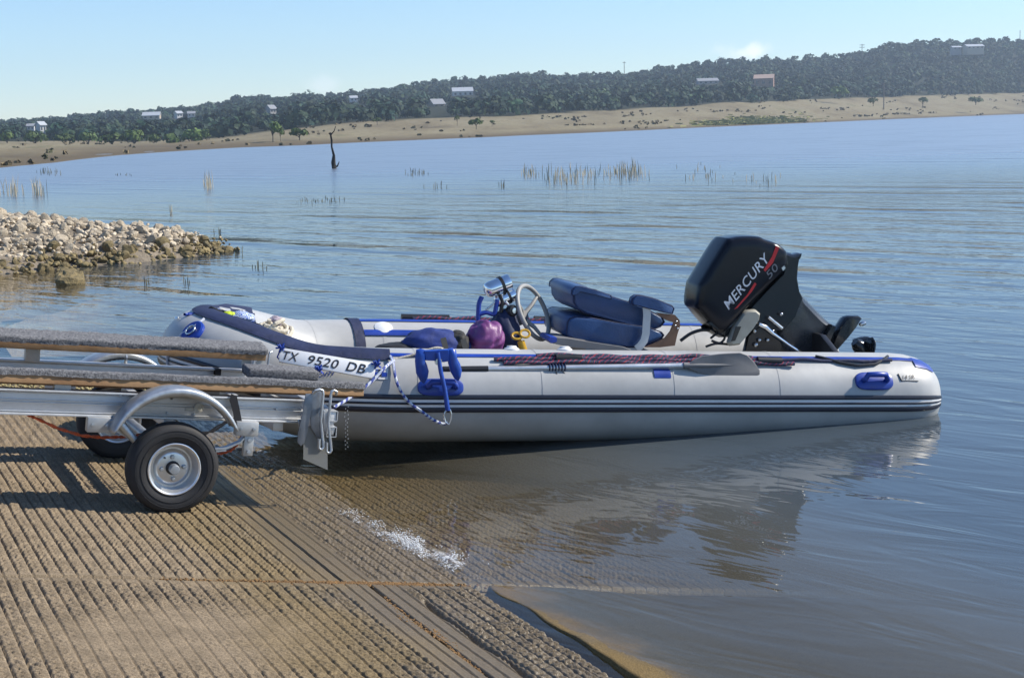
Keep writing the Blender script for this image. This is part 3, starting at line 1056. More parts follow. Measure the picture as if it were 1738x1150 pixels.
for nm, lo, MM, dat in (('rubble_stones', False, M_STONE, RK), ('weedy_stones', True, M_WETSTONE, RKW)):
    VV = []; FF = []; off = 0
    for (x, y, z, s) in vis[300:] + [(x + rng.normal(0, .2), y + rng.normal(0, .2), z, s * .5) for (x, y, z, s) in cand]:
        if (z < .15) != lo: continue
        me = dat[rng.integers(0, 8)]
        co = np.empty(len(me.vertices) * 3); me.vertices.foreach_get('co', co); co = co.reshape(-1, 3)
        a = rng.uniform(0, 6.28); R_ = np.array([[math.cos(a), -math.sin(a), 0], [math.sin(a), math.cos(a), 0], [0, 0, 1]])
        VV.append(co @ R_.T * s + np.array([x, y, z + s * .2]))
        fc = np.array([tuple(p.vertices) for p in me.polygons]); FF.append(fc + off); off += len(co)
    o = np_mesh(nm, np.concatenate(VV), np.concatenate(FF), MM)
    o.parent = spit; tag(o, kind='stuff')

# square boulder standing in the water before the spit
P = wat(107, 484)
o = bpy.data.objects.new('boulder', rock_data('boulder', M_WETSTONE, 77, 3)); COL.objects.link(o)
o.location = (P[0], P[1] + .2, .06); o.scale = (.30, .26, .28); o.rotation_euler = (.2, .1, .5)
tag(o, 'blocky weed-covered boulder standing in the water before the rocky spit', 'boulder')

# ------------------------------------------------------------------ dead snag in the lake
P = wat(567, 286)
t = thing('dead_tree', 'dark dead tree snag standing alone in the lake', 'dead tree', tuple(P))
M_SNAG = mat('wet_dead_wood', (.025, .022, .02), .8, var=.3, vs=4, bump=.02, bs=15)
s = F_PX / P[1]
o = G().tube([(.05, 0, -.6), (0, 0, 0), (-.02, 0, 10 / s), (.03, 0, 22 / s), (-.06, 0, 36 / s), (-.04, 0, 48 / s), (-.10, 0, 60 / s)], [.13, .12, .13, .08, .055, .05, .035], 8).build('trunk', M_SNAG, None, jitter=.02); o.parent = t
for pts, rr in [([(.0, 0, 2 / s), (6 / s, 0, 4 / s), (9 / s, 0, 11 / s)], [.05, .04, .02]), ([(-.09, 0, 56 / s), (3 / s, 0, 62 / s), (6 / s, 0, 70 / s)], [.035, .03, .018]), ([(-.08, 0, 56 / s), (-6 / s, 0, 59 / s)], [.04, .02])]:
    o = G().tube(pts, rr, 6).build('branch', M_SNAG, None, jitter=.01); o.parent = t

# ------------------------------------------------------------------ reeds
M_REED = mat('dry_reed', (.46, .40, .28), .85, var=.3, vs=3)
M_REEDG = mat('dull_reed', (.13, .12, .07), .85, var=.3, vs=3)


def reeds(name, spots, M, label, group=None, kind=None, cat='reeds'):
    """spots: (u, v_foot, height px)"""
    V = []; Fq = []
    P0 = wat(*spots[0][:2])
    for (u, v, hp) in spots:
        P = wat(u, v) - P0
        s = F_PX / (P[1] + P0[1]); hh = hp / s; wd = .008 * (P[1] + P0[1]) / 45 + .004
        a = rng.uniform(0, 6.28); ln = rng.normal(0, .10, 2) * hh
        o = len(V)
        for q in range(3):
            b_ = a + q * 2.094
            V.append((P[0] + wd * math.cos(b_), P[1] + wd * math.sin(b_), -.15))
        for q in range(3):
            b_ = a + q * 2.094
            V.append((P[0] + ln[0] * .45 + wd * .8 * math.cos(b_), P[1] + ln[1] * .45 + wd * .8 * math.sin(b_), hh * .6))
        V.append((P[0] + ln[0], P[1] + ln[1], hh))
        for q in range(3):
            q2 = (q + 1) % 3
            Fq += [(o + q, o + q2, o + 3 + q2, o + 3 + q), (o + 3 + q, o + 3 + q2, o + 6)]
    ob = G().add(V, Fq).build(name, M)
    ob.location = P0
    tag(ob, label, cat, group, kind)
    return ob


sp = []
for (u, v, du, dv, n, h0, h1) in [(960, 306, 34, 5, 110, 14, 38), (1070, 297, 24, 5, 120, 14, 36), (900, 297, 14, 4, 45, 10, 24), (1010, 296, 60, 4, 70, 10, 24), (1190, 300, 22, 5, 26, 8, 26), (1280, 308, 40, 6, 24, 6, 24), (1220, 290, 45, 4, 16, 6, 14)]:
    for _ in range(int(n * .62)): sp.append((rng.normal(u, du * .75), v + rng.normal(0, dv), rng.uniform(h0, h1) * .66))
reeds('reed_bed', sp, M_REED, 'broad patch of dry reeds standing in open water right of centre', kind='stuff')
for (u, v, du, dv, n, h0, h1, lb) in [
    (22, 330, 16, 3, 26, 18, 46, 'sparse tall reed clump at the left edge above the rocks'), (66, 331, 8, 2, 22, 18, 44, 'narrow dense reed clump second from the left edge'),
    (356, 319, 7, 2, 16, 16, 44, 'fan-shaped lone reed tuft left of the snag'), (82, 295, 20, 2, 22, 6, 16, 'short reed fringe by the left mudflat'),
    (705, 296, 22, 2, 22, 5, 15, 'short thin reeds left of the large reed patch'), (738, 320, 14, 2, 8, 10, 18, 'few dark stems below the short thin reeds'), (850, 316, 8, 2, 6, 8, 18, 'pair of dark stems left of the large reed patch'),
    (290, 362, 3, 2, 4, 8, 24, 'single dark stem group beyond the rocks'), (545, 342, 30, 2, 26, 3, 10, 'low dark water plants below the snag'), (206, 298, 14, 1, 10, 3, 7, 'very low stems by the left shore')]:
    reeds('reed_clump', [(rng.normal(u, du * .6), v + rng.normal(0, dv), rng.uniform(h0, h1) * .8) for _ in range(n)], M_REED if h1 > 20 else M_REEDG, lb, 'reed clumps in the lake', 'stuff')
for (u, v, n, lb) in [(318, 482, 5, 'few dark twigs in the water right of the spit'), (250, 480, 5, 'thin dark stems in the water before the spit'), (372, 395, 6, 'thin stems beyond the tip of the spit'), (440, 455, 6, 'little tuft of stems right of the spit'), (405, 432, 5, 'twigs beside the last stones of the spit')]:
    reeds('water_stems', [(rng.normal(u, 6), v + rng.normal(0, 2), rng.uniform(4, 16)) for _ in range(n)], M_REEDG, lb, 'stems round the rocky spit', 'stuff', cat='stems')

# ================================================================== TRAILER
M_ALU = mat('brushed_aluminium', (.56, .57, .58), .55, metal=.7, var=.1, vs=14, bump=.0006, bs=120, rvar=.12)
M_GALV = mat('galvanised_steel', (.44, .47, .50), .46, metal=.8, var=.15, vs=18, rvar=.12)
M_DULL = mat('dull_steel', (.20, .22, .25), .45, metal=.6, var=.25, vs=16)
M_PLATE = mat('zinc_plate', (.46, .47, .47), .5, metal=.6, var=.1, vs=20)
M_TYRE = mat('tyre_rubber', (.018, .018, .020), .72, var=.3, vs=10, bump=.0008, bs=150)
M_RIM = mat('silver_rim', (.66, .67, .68), .33, metal=.75, var=.12, vs=12)
M_DARK = mat('recess_shade_and_black_parts', (.012, .012, .014), .7)  # near-black: painted shade inside the tail tubes, also real black wheel parts
M_WOOD = mat('bunk_timber', (.24, .13, .058), .75, var=.3, vs=5, bump=.001, bs=60, col2=(.38, .235, .12))
M_BLACKSTRAP = mat('black_webbing', (.014, .014, .017), .75, bump=.001, bs=300)
M_ORANGE = mat('orange_rope', (.55, .10, .03), .7, var=.5, vs=70, bump=.003, bs=150)
M_NYLON = mat('white_nylon', (.66, .64, .56), .5)


def carpet_material():
    M = mat('bunk_carpet', (.055, .058, .065), .95, var=.3, vs=90, col2=(.27, .27, .28), bump=.006, bs=190, spec=.1)
    return M


M_CARPET = carpet_material()
TRL = thing('boat_trailer', 'aluminium boat trailer with carpeted timber bunks backed down the ramp', 'trailer', (0, 0, 0), TM, T0)


def rail(b, out, a1):
    g = G()
    L0 = -3.4
    c = (L0 + a1) / 2; ln = a1 - L0
    g.box((c, b, .465), (ln, .008, .100))
    g.box((c, b - out * .0, .5165), (ln, .062, .009))
    g.box((c, b, .4125), (ln, .062, .009))
    for n_ in (.474, .462, .505, .424):
        g.box((c, b + out * .006, n_), (ln, .012, .004))
    return g.build('frame_rail', M_ALU, TRL, bevel=.0012)


near_rail = rail(.165, -1, .60)
far_rail = rail(1.17, -1, .62)
# label on the rail, washers and a drain bolt
o = G().box((tp(322, 688, .158)[0], .157, .452), (.036, .002, .012)).build('label_sticker', M_NYLON, near_rail)
q = tp(338, 692, .150)
o = G().lathe([(.021, 0), (.022, -.006), (.010, -.009), (.010, -.002)], (q[0], .158, q[2]), (0, 1, 0), 20).build('washer', M_NYLON, near_rail)
for u, v in ((285, 701), (330, 703), (205, 672), (470, 694)):
    q = tp(u, v, .15)
    G().lathe([(.006, 0), (.006, -.006), (.0, -.007)], (q[0], .157, q[2]), (0, 1, 0), 8).build('bolt', M_GALV, near_rail)

# cross members
for a, n_, s_ in ((-1.15, .385, .05), (-.02, .385, .045), (.50, .385, .05)):
    G().box((a, .67, n_), (s_, .98, s_)).build('cross_member', M_ALU, TRL, bevel=.003)
# the two stacked square tubes at the tail, open ends towards us
for (u, v) in ((565, 706), (563, 733)):
    q = tp(u, v, .09)
    s = .046
    cm = G()
    for dx, dz, w_, h_ in ((-.5, 0, .004, s), (.5, 0, .004, s), (0, .5, s, .004), (0, -.5, s, .004)):
        cm.box((q[0] + dx * s, .66, q[2] + dz * s), (w_, 1.14, h_))
    o = cm.build('tail_tube', M_ALU, TRL)
    G().box((q[0], .68, q[2]), (s * .9, 1.08, s * .9)).build('tube_shade_fill', M_DARK, o)  # near-black block standing in for the shade inside the tube


def bunk(b, tilt, n0, n1, a1, w_=.135, name='bunk'):
    """timber carpeted on top; tilt leans the top face"""
    R = Matrix.Rotation(tilt, 3, 'X')
    L0 = -3.3
    c = ((L0 + a1) / 2, b, (n0 + n1) / 2)
    ln = a1 - L0
    e = G().box((c[0], c[1], c[2] - .008), (ln, w_, .054), R).build(name, M_WOOD, TRL, bevel=.003)
    # carpet: wraps top and upper edge, wavy nap
    g = G()
    ny, nx = 14, 240
    prof = []
    hw = w_ / 2 + .005
    for k in range(ny + 1):
        t = k / ny
        if t < .22: y, z = -hw, -.002 + (t / .22) * .032
        elif t > .78: y, z = hw, .030 - ((t - .78) / .22) * .032
        else: y, z = -hw + (t - .22) / .56 * 2 * hw, .032
        if abs(t - .22) < .04 or abs(t - .78) < .04: z -= .004; y *= .97
        prof.append((y, z))
    vs = []
    for i in range(nx + 1):
        x = -ln / 2 - .004 + (ln + .008) * i / nx
        for (y, z) in prof:
            j = random.uniform(-.0022, .0022)
            q = R @ Vector((x, y + j, z + j + .0015 * math.sin(x * 13)))
            vs.append((c[0] + q.x, c[1] + q.y, c[2] + q.z))
    fs = [(i * (ny + 1) + k, (i + 1) * (ny + 1) + k, (i + 1) * (ny + 1) + k + 1, i * (ny + 1) + k + 1) for i in range(nx) for k in range(ny)]
    for i in (0, nx):
        fs.append(tuple(i * (ny + 1) + k for k in range(ny + 1)))
    g.add(vs, fs)
    g.build('carpet', M_CARPET, e, angle=180)
    return e


bunk(.20, math.radians(-11), .550, .592, .895)
bunk(1.06, math.radians(9), .620, .660, .66, .15)
# short carpeted pad between the bunks
R = Matrix.Rotation(math.radians(5), 3, 'X')
q0, q1 = tp(415, 632, .78), tp(535, 640, .78)
g = G().box(((q0[0] + q1[0]) / 2, .78, (q0[2] + q1[2]) / 2 + .014), (q1[0] - q0[0], .13, .052), R)
g.build('carpet_pad', M_CARPET, TRL, bevel=.012, seg=3)

# bunk brackets
def bent_bolt(pts, r=.0085, M=M_GALV, name='u_bolt', n=10):
    return G().tube(pts, r, n).build(name, M, TRL)


for (u0, v0, v1, b) in ((432, 597, 622, 1.0), (457, 598, 624, 1.0)):
    q, e = tp(u0, v0, b), tp(u0, v1, b)
    bent_bolt([(q[0], b, e[2]), (q[0], b, q[2] - .01), (q[0] + .004, b, q[2]), (q[0] + .018, b + .01, q[2] + .004)], .006)
    G().box((q[0] - .03, b + .03, (q[2] + e[2]) / 2), (.05, .006, abs(q[2] - e[2]))).build('bracket', M_PLATE, TRL)
q = tp(445, 622, 1.0)
G().box((q[0], 1.03, q[2]), (.16, .12, .008)).build('bracket', M_PLATE, TRL, bevel=.002)
for a in (-.5, -1.6):
    G().box((a, .185, .535), (.07, .05, .034)).build('bracket', M_PLATE, TRL, bevel=.002)
    G().box((a, 1.12, .57), (.07, .05, .10)).build('bracket', M_PLATE, TRL, bevel=.002)

# hardware at the tail: flat bars, U-bolts, clear light board
def plate(pxs, b, th, name, M, bevel=.002):
    pts = [tp(u, v, b) for u, v in pxs]
    return G().slab(pts, [(0, 1), (th, 1)]).build(name, M, TRL, bevel=bevel)


plate([(519, 668), (530, 668), (530, 690), (521, 735), (517, 750), (511, 757), (505, 750), (506, 735), (514, 700)], .085, .006, 'flat_bar', M_DULL, .001)
plate([(530, 663), (546, 662), (550, 700), (550, 742), (538, 742), (528, 726), (526, 700)], .10, .006, 'bracket', M_DULL, .001)
plate([(549, 694), (571, 699), (571, 716), (566, 718), (566, 722), (569, 726), (566, 738), (556, 737), (549, 728)], .094, .004, 'bracket', M_ALU, .001)
for (u, v0, v1, b, dx) in ((549, 664, 762, .070, -.045), (562, 665, 768, .066, .030)):
    q = tp(u, v0, b); e = tp(u, v1, b)
    bent_bolt([(q[0] + dx, b + .01, q[2] - .012), (q[0] + dx * .9, b, q[2] + .002), (q[0] + dx * .45, b, q[2] + .009), (q[0] + dx * .1, b, q[2] + .004), (q[0], b, q[2] - .012), (q[0], b, (q[2] + e[2]) / 2), (e[0], b, e[2] + .012), (e[0] - .005, b, e[2] + .002), (e[0] - .016, b, e[2] - .001), (e[0] - .024, b, e[2] + .006), (e[0] - .026, b, e[2] + .05)], .0072)
M_ACR = bpy.data.materials.new('smoked_acrylic'); M_ACR.use_nodes = True
_b = M_ACR.node_tree.nodes['Principled BSDF']
_n1 = node(M_ACR.node_tree, 'ShaderNodeTexNoise'); _n1.inputs['Scale'].default_value = 20
_mr = node(M_ACR.node_tree, 'ShaderNodeMapRange'); _mr.inputs[3].default_value = .12; _mr.inputs[4].default_value = .35
M_ACR.node_tree.links.new(_n1.outputs[0], _mr.inputs[0]); M_ACR.node_tree.links.new(_mr.outputs[0], _b.inputs['Roughness'])
_b.inputs['Base Color'].default_value = (.30, .30, .28, 1); _b.inputs['Alpha'].default_value = .72
plate([(515, 725), (530, 722), (556, 742), (556, 797), (515, 779)], .115, .004, 'light_board', M_ACR, 0)
plate([(505, 712), (520, 712), (520, 728), (508, 728)], .12, .01, 'bracket', M_GALV)

# wheels
def make_wheel(b):
    wh = bpy.data.objects.new('wheel', None); COL.objects.link(wh); wh.parent = TRL
    wh.location = (-.017, b, .204)
    wh['_org'] = (0., 0., 0.)
    R = .205
    prof = [(.112, -.040), (.135, -.053), (.165, -.058), (.185, -.054), (.196, -.046), (.2005, -.036), (.2045, -.030), (.2045, -.022), (.199, -.021), (.199, -.017), (.205, -.016), (.205, -.003), (.199, -.002),
            (.199, .002), (.205, .003), (.205, .016), (.199, .017), (.199, .021), (.2045, .022), (.2045, .030), (.2005, .036), (.196, .046), (.185, .054), (.165, .058), (.135, .053), (.112, .040)]
    ty = G().lathe(prof, (0, 0, 0), (0, 1, 0), 72, closed=True).build('tyre', M_TYRE, wh, angle=50)
    for rr, bb in ((.150, -.0575), (.175, -.0575)):
        G().lathe([(rr - .0015, bb + .002), (rr - .001, bb - .0012), (rr + .001, bb - .0012), (rr + .0015, bb + .002)], (0, 0, 0), (0, 1, 0), 72, closed=True).build('sidewall_rib', M_TYRE, ty)
    rim = G().lathe([(.118, -.046), (.119, -.050), (.115, -.052), (.108, -.048), (.104, -.036), (.099, -.020), (.097, -.004), (.092, .006), (.084, .006), (.078, -.002), (.071, -.010), (.064, -.012), (.030, -.012), (.030, .02), (.10, .03), (.118, .046)], (0, 0, 0), (0, 1, 0), 56, closed=True).build('rim', M_RIM, wh, angle=35)
    for k in range(4):
        t = k * math.pi / 2 + .12
        x, z = .050 * math.cos(t), .050 * math.sin(t)
        G().lathe([(.011, -.010), (.011, -.018), (.008, -.026), (.0, -.027)], (x, 0, z), (0, 1, 0), 6).build('lug_nut', M_GALV, rim)
    G().tube([(.062 * math.cos(2.3), -.014, .062 * math.sin(2.3)), (.066 * math.cos(2.3), -.040, .066 * math.sin(2.3))], .004, 8).build('valve_stem', M_DARK, rim)
    G().lathe([(.031, .0), (.031, -.022), (.027, -.030)], (0, 0, 0), (0, 1, 0), 28).build('hub', M_DARK, wh)
    G().lathe([(.0225, -.02), (.0225, -.058), (.019, -.064), (.0, -.065)], (0, 0, 0), (0, 1, 0), 28).build('grease_cap', M_GALV, wh)
    return wh


make_wheel(.058)
w2 = make_wheel(1.33)
w2.rotation_euler = (0, .5, 0)


# fenders: folded sheet with turned-down lip
def fender(b0, b1):
    g = G()
    cx_, cz = -.018, .272
    n = 36
    sec = [(b0, -.022), (b0, -.006), (b0 + .006, 0), ((b0 + b1) / 2, .004), (b1 - .006, 0), (b1, -.006), (b1, -.022)]
    vs = []
    for i in range(n + 1):
        t = math.radians(163 - i * (140 / n))
        for (b_, o_) in sec:
            r_ = .298 + (o_ if o_ > -.01 else -.006 - .030 * math.sin(math.pi * i / n) ** .7)
            vs.append((cx_ + r_ * math.cos(t) * 1.0, b_, cz + r_ * math.sin(t)))
    m_ = len(sec)
    fs = [(i * m_ + k, (i + 1) * m_ + k, (i + 1) * m_ + k + 1, i * m_ + k + 1) for i in range(n) for k in range(m_ - 1)]
    g.add(vs, fs)
    o = g.build('fender', M_GALV, TRL, angle=60)
    sm = o.modifiers.new('sheet', 'SOLIDIFY'); sm.thickness = .0025
    return o


fender(-.012, .130)
fender(1.235, 1.42)
for b in (.15, 1.22):
    G().bar((-.02, b, .50), (-.02, b + (.03 if b < 1 else -.03), .56), .03, .008, (1, 0, 0)).build('fender_stay', M_GALV, TRL)

# spring, axle, hangers
for b in (.13, 1.22):
    pts = [tp(172, 716, b) if b < 1 else None]
    sp_ = [(-.33, b, .395), (-.27, b, .365), (-.15, b, .30), (-.02, b, .265), (.12, b, .27), (.24, b, .285), (.305, b, .315), (.32, b, .335)]
    g = G()
    for p0, p1 in zip(sp_[:-1], sp_[1:]): g.bar(p0, p1, .042, .007, (0, 0, 1))
    for p0, p1 in zip(sp_[1:-3], sp_[2:-2]): g.bar((p0[0], b, p0[2] - .009), (p1[0], b, p1[2] - .009), .042, .007)
    g.build('leaf_spring', M_GALV, TRL)
    for (a, n0, n1) in ((-.34, .345, .412), (.33, .345, .412)):
        G().box((a, b, (n0 + n1) / 2), (.105, .052, n1 - n0)).build('spring_hanger', M_PLATE, TRL, bevel=.004)
        for da in (-.03, .03):
            G().lathe([(.008, 0), (.008, -.007), (0, -.008)], (a + da, b - .026, (n0 + n1) / 2), (0, 1, 0), 6).build('bolt', M_GALV, TRL)
    G().box((.345, b, .300), (.045, .030, .10)).build('shackle', M_PLATE, TRL, bevel=.003)
    for dz in (-.03, .025):
        G().lathe([(.010, 0), (.010, -.008), (0, -.009)], (.345, b - .015, .300 + dz), (0, 1, 0), 6).build('bolt', M_GALV, TRL)
G().cyl((-.017, .10, .245), (-.017, 1.28, .245), .025, 16).build('axle', M_GALV, TRL)
q0, q1 = tp(200, 714, .10), tp(232, 750, .09)
G().tube([q0, ((q0[0] + q1[0]) / 2, .095, (q0[2] + q1[2]) / 2), q1], [.022, .02, .016], 12).build('torsion_arm', M_GALV, TRL)
G().lathe([(.024, -.02), (.028, -.012), (.028, .012), (.024, .02)], q0, (q1[0] - q0[0], 0, q1[2] - q0[2]), 16).build('arm_collar', M_GALV, TRL)
# far rail clamp and light wire loom
q = tp(371, 626, 1.13)
G().box((q[0], 1.165, .505), (.03, .072, .034)).build('rail_clamp', M_BLACKSTRAP, TRL)
q = tp(103, 654, 1.1)
G().box((q[0], 1.11, q[2]), (.15, .006, .075)).build('bracket', M_PLATE, TRL, bevel=.002)
# wires sagging under the near rail
g = G()
for k in range(5):
    z0 = .40 - .012 * k
    g.tube([(.03 + .35 * i / 12, .45 + .04 * k, z0 - .10 * math.sin(math.pi * i / 12) - .015 * random.random()) for i in range(13)], .004, 5)
g.build('wire_loom', M_BLACKSTRAP, TRL)

# tie-down strap over the near rail
pts = [tp(u, v, .125) for u, v in ((393, 668), (402, 672), (406, 690), (411, 716), (407, 738), (398, 722), (396, 700), (390, 680))]
o = G().slab(pts, [(0, 1), (.006, 1)]).build('tie_down_strap', M_BLACKSTRAP)
solo(o, TM, T0); tag(o, 'black webbing strap hanging over the near trailer rail behind the wheel', 'strap')

# orange rope slung under the trailer
px = [(46, 703), (60, 709), (100, 727), (140, 739), (175, 742), (205, 741), (235, 738), (260, 733), (290, 742), (325, 762), (352, 770), (376, 769), (392, 764), (402, 755), (409, 742), (410, 733)]
pts = [tp(u, v, .16 + .012 * i) for i, (u, v) in enumerate(px)]
fine = []
for p0, p1 in zip(pts[:-1], pts[1:]):
    for k in range(4):
        t = k / 4; fine.append(tuple(p0[i] + (p1[i] - p0[i]) * t for i in range(3)))
o = G()
for ph in (0, math.pi):
    o.tube([(q[0], q[1] + .004 * math.cos(i * 1.6 + ph), q[2] + .004 * math.sin(i * 1.6 + ph)) for i, q in enumerate(fine)], .0048, 6)
o = o.build('orange_rope', M_ORANGE)
solo(o, TM, T0); tag(o, 'twisted orange rope slung loosely under the trailer frame', 'rope')

# ================================================================== BOAT
M_PVC = mat('grey_pvc', (.40, .405, .40), .42, var=.14, vs=2.6, bump=.0022, bs=6, spec=.5)
M_NAVY = mat('navy_pvc', (.012, .016, .032), .40, var=.15, vs=8)
M_WHITE = mat('white_pvc', (.74, .75, .75), .42, var=.05)
M_BLUE = mat('royal_blue_plastic', (.012, .045, .30), .35, var=.2, vs=10)
M_BLUEF = mat('blue_fabric', (.012, .030, .16), .75, var=.3, vs=12, bump=.004, bs=30)
M_NAVYF = mat('navy_fabric', (.010, .018, .062), .7, var=.3, vs=9, bump=.006, bs=18)
M_BLACK = mat('black_plastic', (.012, .012, .014), .4, var=.2)
M_FLOOR = mat('floor_fabric', (.40, .40, .39), .6, var=.12, vs=12, bump=.002, bs=50)
M_CHROME = mat('chrome', (.80, .81, .83), .10, metal=1., var=.04, rvar=.05)
M_STEEL = mat('stainless', (.62, .63, .64), .25, metal=1., var=.08)
M_ROPEW = mat('cream_rope', (.55, .50, .40), .85, var=.25, vs=60, bump=.004, bs=130)

BOAT = boat_thing('inflatable_boat', 'grey inflatable boat with navy stripes afloat behind the trailer', 'boat', (0, 0, 0))


def smooth01(t):
    t = max(0., min(1., t)); return t * t * (3 - 2 * t)


XB, LB = 2.70, 1.20


def half_path():
    """port tube centre line, stern to bow: (x, y, z, radius)"""
    out = [(-.472, BW, 0, .02), (-.470, BW, 0, .07), (-.455, BW, 0, .125), (-.43, BW, 0, .168), (-.39, BW, 0, .205), (-.33, BW, 0, .236), (-.25, BW, 0, .255), (-.16, BW, 0, BR)]
    x = 0.
    while x < XB - .05:
        out.append((x, BW, .0, BR)); x += .13
    n = 26
    for i in range(n + 1):
        t = i / n * math.pi / 2
        X = XB + LB * math.sin(t) if i else XB
        Y = BW * math.cos(t) if i < n else 0.
        out.append((X, Y, .13 * smooth01((X - 3.25) / .65), BR))
    return out


HP = half_path()
PATH = HP + [(x, -y, z, r) for (x, y, z, r) in HP[-2::-1]]
NP_ = len(PATH)
PT = [Vector(p[:3]) for p in PATH]


def frame_at(i):
    t = (PT[min(i + 1, NP_ - 1)] - PT[max(i - 1, 0)])
    t.z *= .5
    t.normalize()
    out = Vector((-t.y, t.x, 0)).normalized()     # outward from the boat
    if PT[i].y > 0.05 and out.y < 0: out = -out
    if PT[i].y < -0.05 and out.y > 0: out = -out
    if abs(PT[i].y) <= .05: out = Vector((1, 0, 0))
    up = Vector((0, 0, 1)); up = (up - t * up.dot(t)).normalized()
    return out, up


FR = [frame_at(i) for i in range(NP_)]


def surf(i, ang, off=0.):
    o_, u_ = FR[i]
    r = PATH[i][3] + off
    return PT[i] + o_ * (r * math.cos(ang)) + u_ * (r * math.sin(ang))


def tube_strip(name, a0, a1, off, i0, i1, M, parent, n=4, thick=.0, a0e=None, a1e=None):
    g = G()
    vs = []
    for i in range(i0, i1 + 1):
        f = (i - i0) / max(1, (i1 - i0))
        b0 = a0 if a0e is None else a0 + (a0e - a0) * f
        b1 = a1 if a1e is None else a1 + (a1e - a1) * f
        for k in range(n + 1):
            e = off if 0 < k < n else off * .72
            vs.append(surf(i, math.radians(b0 + (b1 - b0) * k / n), e))
    fs = [(q * (n + 1) + k, (q + 1) * (n + 1) + k, (q + 1) * (n + 1) + k + 1, q * (n + 1) + k + 1) for q in range(i1 - i0) for k in range(n)]
    return g.add(vs, fs).build(name, M, parent, angle=80)


g = G()
n = 40
vs = [surf(i, 2 * math.pi * k / n) for i in range(NP_) for k in range(n)]
fs = [(i * n + k, i * n + (k + 1) % n, (i + 1) * n + (k + 1) % n, (i + 1) * n + k) for i in range(NP_ - 1) for k in range(n)]
fs += [tuple(range(n)), tuple((NP_ - 1) * n + k for k in range(n))]
g.add(vs, fs)
tube = g.build('buoyancy_tube', M_PVC, BOAT, angle=80)


def ix(x, port=True):
    """index on the path nearest boat station x on the port (or starboard) side"""
    H_ = len(HP)
    rg = range(H_) if port else range(H_ - 1, NP_)
    return min(rg, key=lambda i: abs(PT[i].x - x))


IE = NP_ - 3
tube_strip('rub_strake', -10, 10, .005, 2, IE, M_WHITE, tube, 6)
tube_strip('stripe', 4.6, 10.4, .010, 2, IE, M_NAVY, tube, 3)
tube_strip('stripe', -1.4, 1.4, .010, 2, IE, M_NAVY, tube, 3)
tube_strip('stripe', -10.8, -4.4, .010, 2, IE, M_NAVY, tube, 3)
# welded seams round the tube
for x in (.62, 1.35, 2.1, 2.75, 3.25):
    for port in (True, False):
        i = ix(x, port)
        g = G()
        vs = []
        for dx in (-.011, .011):
            o_, u_ = FR[i]; tdir = o_.cross(u_)
            for k in range(41):
                a = 2 * math.pi * k / 40
                vs.append(PT[i] + tdir * dx + o_ * ((BR + .0016) * math.cos(a)) + u_ * ((BR + .0016) * math.sin(a)))
        g.add(vs, [(k, k + 1, 42 + k, 41 + k) for k in range(40)])
        g.build('seam_tape', M_PVC, tube)
# top reinforcement strips, inner blue strips
tube_strip('top_strip', 63, 70, .006, 6, ix(2.9), M_BLUE, tube, 4)
tube_strip('top_strip', 84, 102, .006, ix(2.9, False), NP_ - 7, M_BLUE, tube, 4)
tube_strip('inner_strip', 126, 136, .012, ix(2.95, False), ix(2.3, False), M_BLUE, tube, 4)
tube_strip('chafe_patch', 52, 74, .007, 4, 6, M_BLUE, tube, 6)

# floor, transom, thwart
g = G().box((1.62, 0, -.14), (3.2, .92, .08))
g.build('floor', M_FLOOR, BOAT, bevel=.02)
g = G().slab([(.06, -.03, -.22), (.06, -.03, .30), (.06, .40, .26), (.06, .44, -.22), (.06, -.44, -.22), (.06, -.40, .26)][0:0] or [(.06, .44, -.24), (.06, .42, .22), (.06, .20, .31), (.06, -.20, .31), (.06, -.42, .22), (.06, -.44, -.24)], [(-.02, 1), (.022, 1)], axis=0)
g.build('transom', M_BLACK, BOAT, bevel=.006)
G().box((1.34, 0, .07), (.42, .84, .20)).build('thwart', M_BLACK, BOAT, bevel=.02)
# air valves
for (u, v) in ((868, 596), (958, 593)):
    x, y, z = bp(u, v, BW - .03)
    i = ix(x)
    P = surf(i, math.radians(96)); P.x = x
    G().lathe([(.045, -.004), (.044, .004), (.030, .012), (.026, .020), (.0, .022)], P, (0, -.1, 1), 24).build('air_valve', M_WHITE, tube)
x, y, z = bp(650, 561, -BW)
P = surf(ix(x, False), math.radians(120))
G().lathe([(.06, -.004), (.058, .006), (.035, .016), (.0, .02)], P, (0, .5, .87), 24).build('air_valve', M_WHITE, tube)


# moulded grab handles on blue pads
def tube_pt(x, ang, off=0.):
    """point on the port tube at exact station x"""
    i = ix(x)
    j = i + 1 if PT[i].x <= x else i - 1
    j = max(0, min(NP_ - 1, j))
    den = (PT[j].x - PT[i].x)
    f = 0 if abs(den) < 1e-6 else max(-.2, min(1, (x - PT[i].x) / den))
    return surf(i, ang, off).lerp(surf(j, ang, off), f)


def ang_of(u, v, x_hint=None):
    """station and tube angle of a pixel on the outer face of the port tube"""
    best = None
    for k in range(0, 100):
        a = math.radians(-60 + 1.6 * k)
        y = BW + BR * math.cos(a)
        p = bp(u, v, y)
        e = abs(p[2] - (PT[ix(p[0])].z + BR * math.sin(a)))
        if best is None or e < best[0]: best = (e, p[0], a)
    return best[1], best[2]


